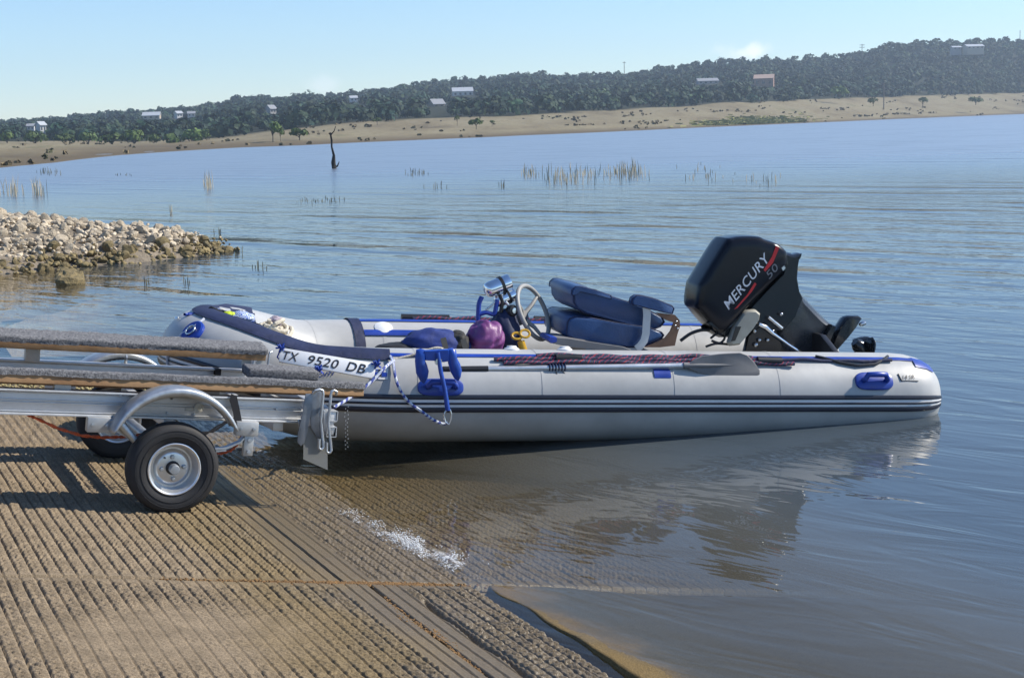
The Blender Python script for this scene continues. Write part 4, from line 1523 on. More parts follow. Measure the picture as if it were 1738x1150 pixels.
def grab_handle(u0, v0, u1, v1, pad):
    x0, a_t = ang_of(u0, v0); x1, a_b = ang_of(u1, v1)
    xc, hx = (x0 + x1) / 2, abs(x0 - x1) / 2
    ac, ha = (a_t + a_b) / 2, abs(a_t - a_b) / 2
    g = G(); vs = []; n = 36
    for (s, off) in ((1.0, .001), (.97, .012), (.86, .016), (.0, .016)):
        for k in range(n):
            t = 2 * math.pi * k / n
            c, q = math.cos(t), math.sin(t)
            c = math.copysign(abs(c) ** .5, c); q = math.copysign(abs(q) ** .7, q)
            vs.append(tube_pt(xc + hx * s * c, ac + ha * s * q, off))
    fs = [(r * n + k, r * n + (k + 1) % n, (r + 1) * n + (k + 1) % n, (r + 1) * n + k) for r in range(3) for k in range(n)]
    h = g.add(vs, fs).build('grab_handle', M_BLUE, BOAT, angle=50)
    pts = [tube_pt(xc + hx * .62 * t, ac + ha * (.35 if abs(t) < .9 else .0), o_) for t, o_ in ((1, .012), (.95, .035), (.75, .052), (0, .056), (-.75, .052), (-.95, .035), (-1, .012))]
    G().tube(pts, .017, 10).build('grip', M_BLUE, h)
    return h


grab_handle(1448, 633, 1517, 662, 0)
grab_handle(711, 642, 787, 671, 0)

# model lettering by the stern
M_PRINT = mat('dark_print', (.03, .03, .035), .5)


def print_on_tube(body, u0, v0, u1, v1, M, parent, name='lettering', shear=.25, off=.003, scale_h=1.0):
    V2, F2 = text_geo(body, 1, shear)
    x0, a0 = ang_of(u0, v0); x1, a1 = ang_of(u1, v1)
    ln = abs(x1 - x0)
    vs = [tube_pt(x0 + (x1 - x0) * p, a0 + (a1 - a0) * p + q * ln / BR * scale_h, off) for p, q in V2]
    return G().add(vs, F2).build(name, M, parent, angle=180)


print_on_tube('14 SR', 1532, 643, 1553, 643, M_PRINT, tube)
x0, a0 = ang_of(1524, 634); x1, a1 = ang_of(1530, 645); x2, a2 = ang_of(1559, 646)
G().tube([tube_pt(x0, a0, .003), tube_pt(x1, a1, .003)], .004, 6).build('logo_stroke', M_PRINT, tube)
G().tube([tube_pt(x1, a1, .003), tube_pt(x2, a2, .003)], .0025, 6).build('logo_stroke', M_PRINT, tube)
print_on_tube('SEA EAGLE.com', 455, 646, 586, 641, mat('blue_print', (.02, .05, .22), .5), tube, scale_h=.95, shear=.3)
# state sticker with star-like figure
def decal(px, M, off, name, parent):
    vs = []
    for (u, v) in px:
        x, a = ang_of(u, v); vs.append(tube_pt(x, a, off))
    return G().add(vs, [tuple(range(len(vs)))]).build(name, M, parent)


st = decal([(641, 626), (666, 626), (666, 645), (641, 645)], M_WHITE, .004, 'registration_sticker', tube)
for px in ([(642, 635), (650, 632), (650, 640), (642, 641)], [(657, 632), (665, 635), (665, 641), (657, 640)], [(647, 628), (660, 628), (660, 631), (647, 631)]):
    decal(px, M_BLUE, .006, 'sticker_print', st)
decal([(651, 629), (657, 629), (656, 640), (652, 640)], M_BLACK, .0065, 'sticker_print', st)

# spray apron along the bow
tube_strip('bow_apron', 54, 80, .012, ix(2.95), len(HP) + 2, M_NAVYF, BOAT, 8, a0e=76, a1e=106)
g = G(); vs = []; rows = 12
i0 = ix(3.66)
I_ = list(range(i0, len(HP)))
for i in I_:
    p = surf(i, math.radians(94), .010); q = surf(NP_ - 1 - i, math.radians(94), .010)
    for k in range(rows + 1):
        t = k / rows
        w_ = p.lerp(q, t); w_.z -= .035 * math.sin(math.pi * t) - random.uniform(-.004, .004)
        vs.append(w_)
fs = [(a * (rows + 1) + k, (a + 1) * (rows + 1) + k, (a + 1) * (rows + 1) + k + 1, a * (rows + 1) + k + 1) for a in range(len(I_) - 1) for k in range(rows)]
g.add(vs, fs).build('bow_deck_cover', M_NAVYF, BOAT, angle=90)
# bow ring pad and towing line
x, y, z = bp(325, 550, .36)
P = Vector((x, .36, z))
i = min(range(len(HP)), key=lambda k: (PT[k] - Vector((x, .36, PT[k].z))).length)
S = surf(i, math.radians(42), .004)
o_, u_ = FR[i]; nn = (o_ * math.cos(math.radians(42)) + u_ * math.sin(math.radians(42)))
pd = G().lathe([(.075, -.012), (.075, .004), (.066, .012), (.0, .014)], S, nn, 28).build('ring_pad', M_BLUE, BOAT)
tt_ = nn.cross(u_).normalized(); vv_ = tt_.cross(nn)
G().tube([S + nn * .02 + tt_ * (.03 * math.cos(k * math.pi / 8)) + vv_ * (.03 * math.sin(k * math.pi / 8)) for k in range(16)], .005, 8, closed=True).build('tow_ring', M_STEEL, pd)
px = [(353, 540), (354, 560), (353, 590), (354, 604), (357, 615), (362, 622)]
G().tube([tuple(surf(i + (k // 2), math.radians(64 - 15 * k), .014)) for k in range(6)], .008, 8).build('bow_line', mat('white_line', (.62, .64, .68), .7), BOAT)
# strap holding the far lifeline near the bow
tube_strip('lifeline_strap', 60, 170, .010, ix(2.98, False), ix(2.98, False) + 1, M_NAVYF, BOAT, 10)

# ------------------------------------------------------------------ lifelines and hose bundles along both tubes
def braid_material():
    M = mat('braided_line', (.010, .012, .03), .6, var=.3, vs=20, bump=.004, bs=120)
    nt = M.node_tree; L = nt.links.new; b = nt.nodes['Principled BSDF']
    tc = node(nt, 'ShaderNodeTexCoord')
    mp = node(nt, 'ShaderNodeMapping'); mp.inputs['Rotation'].default_value = (0, .7, .5); L(tc.outputs['Object'], mp.inputs[0])
    w1 = node(nt, 'ShaderNodeTexWave'); w1.inputs['Scale'].default_value = 13; w1.inputs['Distortion'].default_value = 7; L(mp.outputs[0], w1.inputs['Vector'])
    r = node(nt, 'ShaderNodeValToRGB'); L(w1.outputs['Fac'], r.inputs[0])
    e = r.color_ramp.elements
    e[0].position = .0; e[0].color = (.009, .012, .035, 1); e[1].position = .93; e[1].color = (.34, .03, .04, 1)
    q = e.new(.52); q.color = (.012, .018, .06, 1)
    q = e.new(.60); q.color = (.03, .05, .22, 1)
    q = e.new(.88); q.color = (.012, .014, .04, 1)
    L(r.outputs[0], b.inputs['Base Color'])
    return M


M_BRAID = braid_material()


def along(x0, x1, ang, off, port=True, n=60, wob=.004, sag=0.):
    pts = []
    for k in range(n + 1):
        x = x0 + (x1 - x0) * k / n
        i = ix(x, port)
        a = math.radians(ang + 1.2 * math.sin(x * 7 + ang) - sag * math.sin(math.pi * ((x * 1.6) % 1)))
        o_, u_ = FR[i]; r = BR + off + wob * math.sin(x * 23 + ang)
        c = Vector((x, PT[i].y, PT[i].z))
        pts.append(c + o_ * (r * math.cos(a)) + u_ * (r * math.sin(a)))
    return pts


lf = boat_thing('lifeline', 'red and navy braided rope bundle lashed along the near tube', 'rope', tuple(PT[ix(1.2)] + Vector((0, .1, BR))))
for ang, x0, x1 in ((58, .62, 2.35), (52, .55, 2.3), (63, .8, 2.1)):
    G().tube(along(x0, x1, ang, .016), .0125, 7).build('strand', M_BRAID, lf)
for x in (1.92, .98, .70):
    G().tube(along(x - .075, x + .075, 57, .018, n=6, wob=0), .024, 10).build('hose_sleeve', M_BLACK, lf)
lf2 = boat_thing('lifeline', 'braided rope with black sleeves lashed along the far tube', 'rope', tuple(PT[ix(1.8, False)] + Vector((0, -.1, BR))))
for ang in (78, 70):
    G().tube(along(.9, 2.55, ang, .016, False), .0125, 7).build('strand', M_BRAID, lf2)
for x, l_ in ((2.52, .10), (2.40, .10), (1.62, .10)):
    G().tube(along(x - l_, x + l_, 76, .018, False, n=6, wob=0), .024, 10).build('hose_sleeve', M_BLACK, lf2)
ln = boat_thing('stern_lifeline', 'slack black and blue lifeline drooping along the near stern quarter', 'rope', tuple(PT[ix(.3)] + Vector((0, .15, BR))))
G().tube(along(-.10, .75, 60, .010, n=24), .010, 8).build('strand', M_NAVYF, ln)
px = [(1383, 607), (1395, 609), (1425, 618), (1455, 622), (1485, 620), (1500, 612), (1506, 607)]
pp = []
for (u, v) in px:
    x, a = ang_of(u, v); pp.append(tube_pt(x, a, .012))
G().tube(pp, .009, 8).build('strand', M_BLACK, ln)

# ------------------------------------------------------------------ registration board tied to the near bow
PB = [bp(477, 590, .74), bp(639, 617, .885), bp(634, 643, .925), bp(473, 614, .785)]
rb = boat_thing('registration_board', 'white registration board with black letters tied to the near bow', 'sign', PB[3])
M_BOARD = mat('white_board', (.86, .86, .85), .5, var=.04)
c0, c1, c2, c3 = [Vector(q) for q in PB]
nb = (c1 - c0).cross(c3 - c0).normalized()
if nb.y < 0: nb = -nb
g = G().add([c - nb * .006 for c in (c0, c1, c2, c3)] + [c + nb * .006 for c in (c0, c1, c2, c3)], [(0, 1, 2, 3), (7, 6, 5, 4), (0, 4, 5, 1), (1, 5, 6, 2), (2, 6, 7, 3), (3, 7, 4, 0)])
g.build('board', M_BOARD, rb, bevel=.003)


def board_text(body, f0, f1, up):
    V2, F2 = text_geo(body, 1, .22, 1.05, .012)
    hx = max(q for p, q in V2)
    vs = []
    for p, q in V2:
        f = f0 + (f1 - f0) * p
        top = c0.lerp(c1, f); bot = c3.lerp(c2, f)
        t = .20 + .60 * q / hx
        vs.append(bot.lerp(top, t) + nb * .0085)
    return G().add(vs, F2).build('lettering', M_PRINT, rb, angle=180)


board_text('TX', .035, .20, .6)
board_text('9520', .30, .62, .6)
board_text('DB', .70, .90, .6)
for f, e in ((.03, c0), (.97, c1), (.42, c3.lerp(c2, .42))):
    k = boat_thing('cord_knot', {.03: 'small blue cord knot at the left corner of the registration board', .97: 'small blue cord knot at the right corner of the registration board', .42: 'small blue cord knot under the registration board'}[f], 'knot', tuple(e), 'cord knots on the registration board')
    G().tube([e + Vector((.03 * math.cos(t * 2.3) * (1 - t / 14), .012 * math.sin(t * 1.7) + .012, .022 * math.sin(t * 2.9))) for t in range(13)], .0055, 6).build('knot', M_BLUE, k)
    G().tube([e, e + Vector((.02, .012, -.05)), e + Vector((-.01, .015, -.08))], .005, 6).build('tail', M_BLUE, k)

# ------------------------------------------------------------------ paddle lashed along the near tube
M_SHAFT = mat('anodised_shaft', (.60, .61, .63), .35, metal=.8)
M_BLADE = mat('grey_blade', (.16, .16, .165), .55, var=.1)
y_p = BW + .185
pd = boat_thing('paddle', 'aluminium paddle with grey blade lashed along the near tube', 'paddle', bp(1000, 622, y_p))
e0, e1 = bp(826, 626, y_p), bp(1172, 620, y_p)
G().tube([e0, e1], .0165, 16).build('shaft', M_SHAFT, pd)
G().tube([bp(752, 627, y_p), bp(828, 626, y_p)], .0185, 14).build('grip', M_BLACK, pd)
bl = [bp(u, v, y_p + .02) for u, v in ((1164, 621), (1176, 611), (1190, 604), (1222, 600), (1256, 598), (1268, 602), (1279, 613), (1289, 628), (1289, 635), (1284, 639), (1240, 639), (1208, 638), (1186, 633), (1171, 626))]
b_ = G().slab(bl, [(-.007, .97), (-.004, 1), (.004, 1), (.007, .97)]).build('blade', M_BLADE, pd, angle=35)
G().tube([bp(1160, 620, y_p + .012), bp(1200, 620, y_p + .024), bp(1256, 619, y_p + .022)], [.018, .013, .003], 12).build('blade_spine', M_BLADE, b_)
G().tube([bp(1162, 620, y_p), bp(1172, 620, y_p)], .0195, 14).build('ferrule', M_BLACK, pd)
for (u, v, l_) in ((945, 623, 13),):
    k = G()
    for j in range(6): k.lathe([(.021, -.004), (.025, 0), (.021, .004)], bp(u - l_ + j * l_ * .4, v, y_p), (1, 0, 0), 14)
    k.build('lashing', M_NAVYF, pd)
x, y, z = bp(947, 640, y_p + .02)
G().tube([bp(944, 630, y_p + .02), bp(948, 645, y_p + .03), bp(958, 649, y_p + .03), bp(963, 638, y_p + .02), bp(955, 630, y_p + .02)], .003, 6).build('cord_tail', M_BLACK, pd)
x, a = ang_of(1124, 634)
G().add([tube_pt(x + dx, a + da, .006 if 0 < j < 3 else .001) for j, da in enumerate((.12, .05, -.03, -.10)) for dx in (-.05, 0, .05)], [(r * 3 + c, r * 3 + c + 1, r * 3 + c + 4, r * 3 + c + 3) for r in range(3) for c in range(2)]).build('paddle_clip_pad', M_BLUE, BOAT)

# ------------------------------------------------------------------ folding anchor hung over the tube
M_ANCH = mat('blue_painted_steel', (.014, .065, .36), .32, var=.15, vs=14)
ya = BW + BR + .03
an = boat_thing('folding_anchor', 'bright blue folded grapnel anchor hanging over the near tube', 'anchor', bp(744, 640, ya))
for px in ([(706, 593), (714, 591), (721, 593), (721, 610), (725, 619), (728, 630), (726, 641), (720, 651), (713, 646), (706, 633), (704, 612)],
           [(760, 591), (768, 590), (774, 594), (776, 608), (781, 617), (784, 629), (782, 640), (778, 647), (771, 642), (764, 630), (760, 615)]):
    f_ = [bp(u, v, ya) for u, v in px]
    o = G().slab(f_, [(-.022, .5), (-.014, .86), (0, 1), (.012, .9), (.022, .45)]).build('fluke', M_ANCH, an, angle=50)
o = G().slab([bp(u, v, ya) for u, v in ((718, 594), (762, 592), (764, 612), (752, 614), (740, 612), (720, 611))], [(-.018, .9), (-.01, 1), (.008, 1), (.016, .9)]).build('crown', M_ANCH, an)
G().tube([bp(743, 598, ya + .02), bp(748, 630, ya + .035), bp(755, 660, ya + .05), bp(760, 696, ya + .05)], [.011, .012, .012, .014], 10).build('shank', M_ANCH, an)
G().lathe([(.018, -.012), (.022, 0), (.018, .012)], bp(744, 613, ya + .02), (0, 1, 0), 14).build('collar', M_STEEL, an)
sh = [bp(u, v, ya + .05) for u, v in ((757, 696), (753, 704), (756, 716), (762, 720), (765, 712), (766, 702), (764, 695))]
G().tube(sh, .0055, 8, closed=True).build('shackle', M_STEEL, an)
# its painter: blue-white line
def stripe_line_material():
    M = mat('blue_white_line', (.45, .50, .62), .7, bump=.003, bs=160)
    nt = M.node_tree; L = nt.links.new; b = nt.nodes['Principled BSDF']
    tc = node(nt, 'ShaderNodeTexCoord')
    w1 = node(nt, 'ShaderNodeTexWave'); w1.inputs['Scale'].default_value = 16; w1.inputs['Distortion'].default_value = 3; w1.bands_direction = 'DIAGONAL'; L(tc.outputs['Object'], w1.inputs['Vector'])
    r = node(nt, 'ShaderNodeValToRGB'); L(w1.outputs['Fac'], r.inputs[0])
    e = r.color_ramp.elements; e[0].position = .35; e[0].color = (.05, .08, .32, 1); e[1].position = .6; e[1].color = (.62, .66, .74, 1)
    L(r.outputs[0], b.inputs['Base Color'])
    return M


M_LINE = stripe_line_material()


def smooth_pts(P, m=5):
    P = [Vector(p) for p in P]
    out = []
    for i in range(len(P) - 1):
        p0, p1, p2, p3 = P[max(i - 1, 0)], P[i], P[i + 1], P[min(i + 2, len(P) - 1)]
        for k in range(m):
            t = k / m
            out.append(.5 * ((2 * p1) + (p2 - p0) * t + (2 * p0 - 5 * p1 + 4 * p2 - p3) * t * t + (3 * p1 - p0 - 3 * p2 + p3) * t ** 3))
    out.append(P[-1])
    return out


px = [(667, 610), (672, 619), (677, 640), (684, 660), (698, 680), (717, 699), (735, 712), (752, 719), (760, 716)]
pts = []
for j, (u, v) in enumerate(px):
    x, a = ang_of(u, v); p = tube_pt(x, a, .02)
    pts.append(p if j < 5 else Vector(bp(u, v, ya + .03)))
o = G().tube(smooth_pts(pts), .0085, 8).build('anchor_line', M_LINE)
solo(o, BM, BO); tag(o, 'blue and white line drooping from the tube top to the anchor', 'rope')
pts = [Vector(bp(668, 612, BW + .15)), Vector(bp(655, 622, .98)), Vector(bp(638, 640, 1.02)), Vector(bp(618, 658, 1.06)), Vector(bp(592, 676, 1.12)), Vector(bp(567, 691, 1.18))]
o = G().tube(smooth_pts(pts), .0085, 8).build('mooring_line', M_LINE)
solo(o, BM, BO); tag(o, 'taut blue and white line from the tube to the trailer tail', 'rope')
pts = [Vector(bp(u, v, BW + .12)) for u, v in ((660, 612), (672, 609), (700, 602), (728, 593), (742, 590), (752, 592))]
o = G().tube(smooth_pts(pts), .007, 8).build('cream_line', M_ROPEW)
solo(o, BM, BO); tag(o, 'thin cream line running from the knot over the anchor crown', 'rope')
# water dripping off the tail of the bunk
M_DROP = mat('water_drops', (.7, .75, .8), .08, spec=.8)
g = G()
for k in range(22):
    g.ball(bp(590 - (k % 2) * 4 + random.uniform(-1, 1), 690 + k * 3.4, 1.15), (.0018, .0018, .0034), 6, 4)
o = g.build('water_drops', M_DROP); solo(o, BM, BO)
tag(o, 'string of falling water drops below the bunk end', 'drops', kind='stuff')

# ------------------------------------------------------------------ gear in the boat
def fold_blob(name, c, r, M, parent, folds=7, amp=.10, n=34, m=24, squash=None, seed=0):
    rr = np.random.default_rng(seed)
    d = rr.normal(0, 1, (folds, 3)); d /= np.linalg.norm(d, axis=1, keepdims=True); ph = rr.uniform(0, 6, folds); fq = rr.uniform(3, 7, folds)
    vs = []
    for i in range(m + 1):
        a = math.pi * i / m
        for k in range(n):
            t = 2 * math.pi * k / n
            p = np.array([math.sin(a) * math.cos(t), math.sin(a) * math.sin(t), math.cos(a)])
            e = 1 + amp * sum(abs(math.sin(fq[j] * (p @ d[j]) + ph[j])) - .6 for j in range(folds)) / folds * 2
            q = p * e * np.array(r)
            if squash: q[2] = max(q[2], -squash * r[2])
            vs.append((c[0] + q[0], c[1] + q[1], c[2] + q[2]))
    fs = [(i * n + k, (i + 1) * n + k, (i + 1) * n + (k + 1) % n, i * n + (k + 1) % n) for i in range(m) for k in range(n)]
    return G().add(vs, fs).build(name, M, parent, angle=60)


# purple stuff sack
c = bp(825, 573, .30)
sk = boat_thing('stuff_sack', 'shiny purple stuff sack leaning by the steering column', 'bag', (c[0], .30, c[2] - .12))
M_PURPLE = mat('purple_nylon', (.17, .045, .18), .48, var=.2, vs=7, bump=.008, bs=14)
fold_blob('sack', c, (.112, .11, .104), M_PURPLE, sk, 5, .20, n=60, m=44, seed=3)
# backpack
c = bp(728, 583, .32)
bk = boat_thing('backpack', 'blue and black backpack lying inside the near tube', 'backpack', (c[0], .32, c[2] - .08))
fold_blob('pack_body', (c[0] - .04, .32, c[2] - .005), (.20, .15, .095), M_BLUEF, bk, 9, .20, seed=5)
fold_blob('pack_flap', (c[0] + .16, .33, c[2] - .05), (.17, .14, .055), mat('black_nylon', (.012, .013, .016), .7, bump=.008, bs=20), bk, 8, .2, seed=8)
for (u, v0, v1) in ((752, 573, 592), (786, 575, 594)):
    p0, p1 = bp(u, v0, .49), bp(u + 5, v1, .50)
    G().bar(p0, p1, .032, .006, (0, 1, 0)).build('strap', mat('grey_webbing', (.09, .085, .075), .8), bk)
fold_blob('side_pocket', bp(775, 580, .34), (.07, .12, .065), mat('olive_black_nylon', (.022, .021, .018), .75, bump=.006, bs=24), bk, 7, .2, seed=11)
o = G().tube([bp(748, 599, BW - .08), bp(798, 598, BW - .08)], .010, 8).build('wooden_stick', M_WOOD)
solo(o, BM, BO); tag(o, 'short wooden stick lying on the near tube below the backpack', 'stick')

# steering console with gauges and wheel
cs = boat_thing('steering_console', 'steering column with grey wheel and two chrome gauge pods', 'steering console', bp(868, 600, .05))
yc = .05
fold_blob('console_cover', bp(856, 572, yc), (.10, .12, .17), M_NAVYF, cs, 6, .15, seed=13)
for (p0, p1, rr) in (((826, 493), (862, 479), .050), ((843, 512), (871, 500), .040)):
    A_, B_ = Vector(bp(*p0, yc)), Vector(bp(*p1, yc - .02))
    ax = (B_ - A_).normalized(); ln = (B_ - A_).length
    gp = G().lathe([(.0, -.012), (rr * .55, -.010), (rr * .86, 0), (rr * .97, ln * .12), (rr, ln * .3), (rr, ln * .62)], A_, ax, 28).build('gauge_pod', M_CHROME, cs, angle=40)
    G().lathe([(rr * .95, ln * .60), (rr * 1.10, ln * .62), (rr * 1.10, ln * .74), (rr * .95, ln * .76)], A_, ax, 28).build('pod_ring', M_BLACK, gp)
    G().lathe([(rr, ln * .75), (rr * 1.02, ln * .98), (rr * .98, ln * 1.06), (rr * .86, ln * 1.08), (.0, ln * 1.03)], A_, ax, 28).build('pod_bezel', M_CHROME, gp)
for px, rr, MM, nm in (([(848, 500), (852, 512), (850, 530)], .012, M_BLACK, 'gauge_stalk'), ([(858, 512), (864, 519), (868, 527)], .010, M_STEEL, 'gauge_stalk'), ([(842, 510), (832, 520), (824, 526)], .006, M_STEEL, 'gauge_stalk'),
                   ([(818, 503), (813, 515), (812, 530), (811, 546)], .015, M_BLUE, 'mount_arm'), ([(812, 534), (825, 530), (838, 533), (842, 520), (844, 508)], .014, M_BLUE, 'mount_arm'),
                   ([(868, 536), (873, 555), (879, 575)], .012, M_STEEL, 'column_tube'), ([(874, 536), (879, 553), (884, 574)], .009, M_STEEL, 'column_tube')):
    G().tube(smooth_pts([bp(u, v, yc + .03) for u, v in px], 4), rr, 10).build(nm, MM, cs)
kc = Vector(bp(869, 527, yc + .05))
kn = G().lathe([(.034, -.02), (.036, -.01), (.036, .012), (.030, .020), (.018, .022), (.018, .026), (.0, .028)], kc, (-.35, .9, .1), 24).build('clamp_knob', M_BLACK, cs)
G().lathe([(.018, .022), (.017, .030), (.0, .032)], kc, (-.35, .9, .1), 20).build('knob_cap', M_STEEL, kn)
# wheel
wc = Vector(bp(905, 530, 0))
R3 = BM.to_3x3().transposed()
nw = (R3 @ Vector((.84, -.40, .37))).normalized()
up_ = (Vector((0, 0, 1)) - nw * nw.z).normalized(); sd_ = nw.cross(up_)
M_WHEEL = mat('grey_wheel_rubber', (.30, .30, .29), .5, var=.08)
rw = .175
sw = G().tube([wc + up_ * (rw * math.cos(t * math.pi / 24)) + sd_ * (rw * math.sin(t * math.pi / 24)) for t in range(48)], .0145, 12, closed=True).build('steering_wheel', M_WHEEL, cs)
hb = wc - nw * .085
G().lathe([(.0, .035), (.035, .03), (.045, .0), (.045, -.03), (.03, -.06)], hb, nw, 24).build('wheel_hub', M_BLADE, sw)
for k in range(3):
    t = math.radians(65 + 120 * k)
    e = wc + up_ * (rw * math.cos(t)) + sd_ * (rw * math.sin(t))
    G().tube([hb + (e - hb) * .12, hb.lerp(e, .5) + nw * .012, e], [.018, .013, .010], 8).build('spoke', M_WHEEL, sw)
G().tube([hb, hb - nw * .12, Vector(bp(872, 560, yc))], .022, 12).build('column_shaft', M_BLACK, cs)
# yellow hand pump
M_YEL = mat('yellow_plastic', (.52, .30, .015), .4, var=.12)
yp = boat_thing('yellow_pump', 'yellow hand pump with looped handle beside the column', 'pump', bp(890, 598, .30))
G().tube([bp(884, 579, .30), bp(890, 600, .30)], [.022, .026], 16).build('barrel', M_YEL, yp)
for (cu, cv, rx, rz) in ((877, 570, 8, 5), (891, 566, 8, 6)):
    G().tube([Vector(bp(cu + rx * math.cos(t * .4488), cv + rz * math.sin(t * .4488), .30)) + Vector((0, .012 * math.sin(t * .45), 0)) for t in range(14)], .0075, 8, closed=True).build('handle_loop', M_YEL, yp)

# folding seat
M_VINYL = mat('blue_vinyl', (.022, .060, .165), .38, var=.12, vs=9, bump=.0015, bs=90)
M_BRK = mat('brown_bracket', (.16, .085, .05), .5)
M_STRAPW = mat('white_strap', (.50, .52, .53), .5)
ys = .27
stt = boat_thing('folding_chair', 'blue vinyl boat chair folded flat with armrests near the stern', 'chair', bp(1040, 588, 0.))


def cushion(px, y1, y0, nm, M=M_VINYL, parent=stt, ed=.03):
    o_ = [bp(u, v, y1) for u, v in px]
    w_ = y0 - y1
    c_ = np.array(o_).mean(0)
    ob_ = G().slab(o_, [(0.0, .90), (-.012, .965), (-ed, 1), (w_ + ed, 1), (w_ + .012, .965), (w_, .90)]).build(nm, M, parent, angle=50)
    for yy_ in (-.010, w_ + .010):
        G().tube([tuple(c_ + (np.array(q) - c_) * .975 + np.array((0, yy_, 0))) for q in o_], .0045, 6, closed=True).build('piping', M_NAVYF, ob_ if parent is stt else parent)
    return ob_


ck = cushion([(960, 566), (962, 546), (966, 540), (974, 537), (1004, 539), (1049, 548), (1105, 556), (1126, 564), (1130, 569), (1126, 575), (1100, 587), (1088, 590), (1070, 590), (1017, 582), (968, 574), (962, 571)], ys, -.25, 'seat_cushion')
bkr = cushion([(972, 497), (973, 490), (978, 487), (986, 487), (1012, 494), (1040, 504), (1070, 513), (1097, 523), (1128, 540), (1131, 547), (1124, 555), (1114, 559), (1081, 555), (1033, 542), (992, 531), (979, 523), (973, 513)], ys - .01, -.25, 'backrest')
cushion([(970, 500), (971, 492), (977, 486.5), (985, 486), (1010, 492), (1039, 502), (1040, 507), (1012, 500), (984, 494), (977, 499), (975, 501)], ys + .006, -.25, 'headroll', parent=bkr, ed=.02)
for (y1, y0, nm) in ((ys + .08, ys + .015, 'armrest'), (-.25, -.32, 'armrest')):
    cushion([(1072, 513), (1074, 506), (1080, 502), (1090, 502), (1112, 507), (1142, 519), (1146, 524), (1143, 533), (1128, 530), (1100, 523), (1082, 518), (1074, 517)], y1, y0, nm, ed=.02)
for yq in (ys + .045, -.285):
    pts = [bp(u, v, yq) for u, v in ((1112, 530), (1145, 534), (1153, 543), (1154, 552), (1149, 568), (1145, 586), (1120, 589), (1094, 589), (1112, 581), (1128, 573), (1137, 562), (1143, 547), (1130, 543))]
    h_ = G().slab(pts, [(-.006, 1), (.006, 1)]).build('hinge_bracket', M_BRK, stt)
    for (u, v) in ((1148, 545), (1146, 552), (1150, 557)):
        G().ball(bp(u, v, yq + .008), .007, 8, 6).build('rivet', M_STEEL, h_)
    sp_ = [Vector(bp(u, v, yq + .012)) for u, v in ((1097, 521), (1098, 535), (1097, 550), (1096, 566), (1093, 578), (1086, 587), (1080, 592))]
    g = G()
    for p0, p1 in zip(sp_[:-1], sp_[1:]): g.bar(p0, p1 + (p1 - p0) * .08, .007, .046, (0, 0.001, 1) if abs((p1 - p0).normalized().z) < .5 else (1, 0, 0))
    vs = []
    g = G()
    for k_, p0 in enumerate(sp_):
        tdir = (sp_[min(k_ + 1, len(sp_) - 1)] - sp_[max(k_ - 1, 0)]).normalized(); nx_ = Vector((0, 1, 0)).cross(tdir).normalized()
        vs += [p0 + nx_ * .024, p0 - nx_ * .024, p0 - nx_ * .024 + Vector((0, .004, 0)), p0 + nx_ * .024 + Vector((0, .004, 0))]
    fs = []
    for k_ in range(len(sp_) - 1):
        for e in range(4): fs.append((k_ * 4 + e, k_ * 4 + (e + 1) % 4, k_ * 4 + 4 + (e + 1) % 4, k_ * 4 + 4 + e))
    g.add(vs, fs).build('side_strap', M_STRAPW, stt)
# dark bag / cover lying below the seat front
fold_blob('tarp', (0, 0, 0), (.01, .01, .01), M_BLACK, None) if False else None
tb = boat_thing('folded_cover', 'dark folded cover lying on the boat floor before the seat', 'cover', bp(985, 590, .33))
G().slab([bp(u, v, .36) for u, v in ((931, 577), (936, 572), (962, 574), (1000, 580), (1060, 589), (1074, 594), (1050, 597), (960, 588), (938, 583))], [(0, .95), (-.02, 1), (-.22, 1), (-.24, .95)]).build('cover', M_BLADE, tb, angle=40)
G().slab([bp(u, v, .37) for u, v in ((930, 577), (934, 571), (946, 573), (946, 580), (936, 583))], [(0, .9), (-.02, 1), (-.2, 1)]).build('cover_end', M_BLUE, tb)

# bow gear: coiled rope, mesh bag, straps
def coil(c, r0, turns, rope, M, parent, flat=.6, h=.05, seed=1, name='coil'):
    rr = np.random.default_rng(seed)
    pts = []
    N_ = turns * 18
    for k in range(N_):
        t = 2 * math.pi * k / 18
        r = r0 * (.75 + .3 * math.sin(k * .13 + seed))
        pts.append(Vector((c[0] + r * math.cos(t) + rr.normal(0, .006), c[1] + r * flat * math.sin(t) + rr.normal(0, .006), c[2] + h * k / N_ + .02 * math.sin(t * 1.5 + seed))))
    return G().tube(pts, rope, 8).build(name, M, parent)


c = bp(458, 563, .15)
rp = boat_thing('coiled_rope', 'cream coiled rope heaped on the bow cover', 'rope', (c[0], .15, c[2] - .04))
coil((c[0], .15, c[2] - .03), .13, 4, .013, M_ROPEW, rp, .7, .05, 2)
coil((c[0] - .02, .18, c[2] - .0), .07, 3, .012, M_ROPEW, rp, .7, .07, 4)
c2_ = bp(468, 549, .12)
fold_blob('rope_ball', (c2_[0], .12, c2_[2]), (.045, .05, .045), mat('purple_cream_line', (.33, .28, .32), .8, var=.5, vs=40, bump=.006, bs=60), rp, 7, .2, seed=21)
c = bp(398, 537, .10)
mb = boat_thing('mesh_bag', 'blue checked mesh bag with neon yellow cord on the bow', 'bag', (c[0], .10, c[2] - .05))
MB = mat('checked_mesh', (.06, .12, .40), .7, var=.2)
nt = MB.node_tree; ch = node(nt, 'ShaderNodeTexChecker'); ch.inputs['Scale'].default_value = 95
ch.inputs['Color1'].default_value = (.05, .12, .42, 1); ch.inputs['Color2'].default_value = (.55, .62, .72, 1)
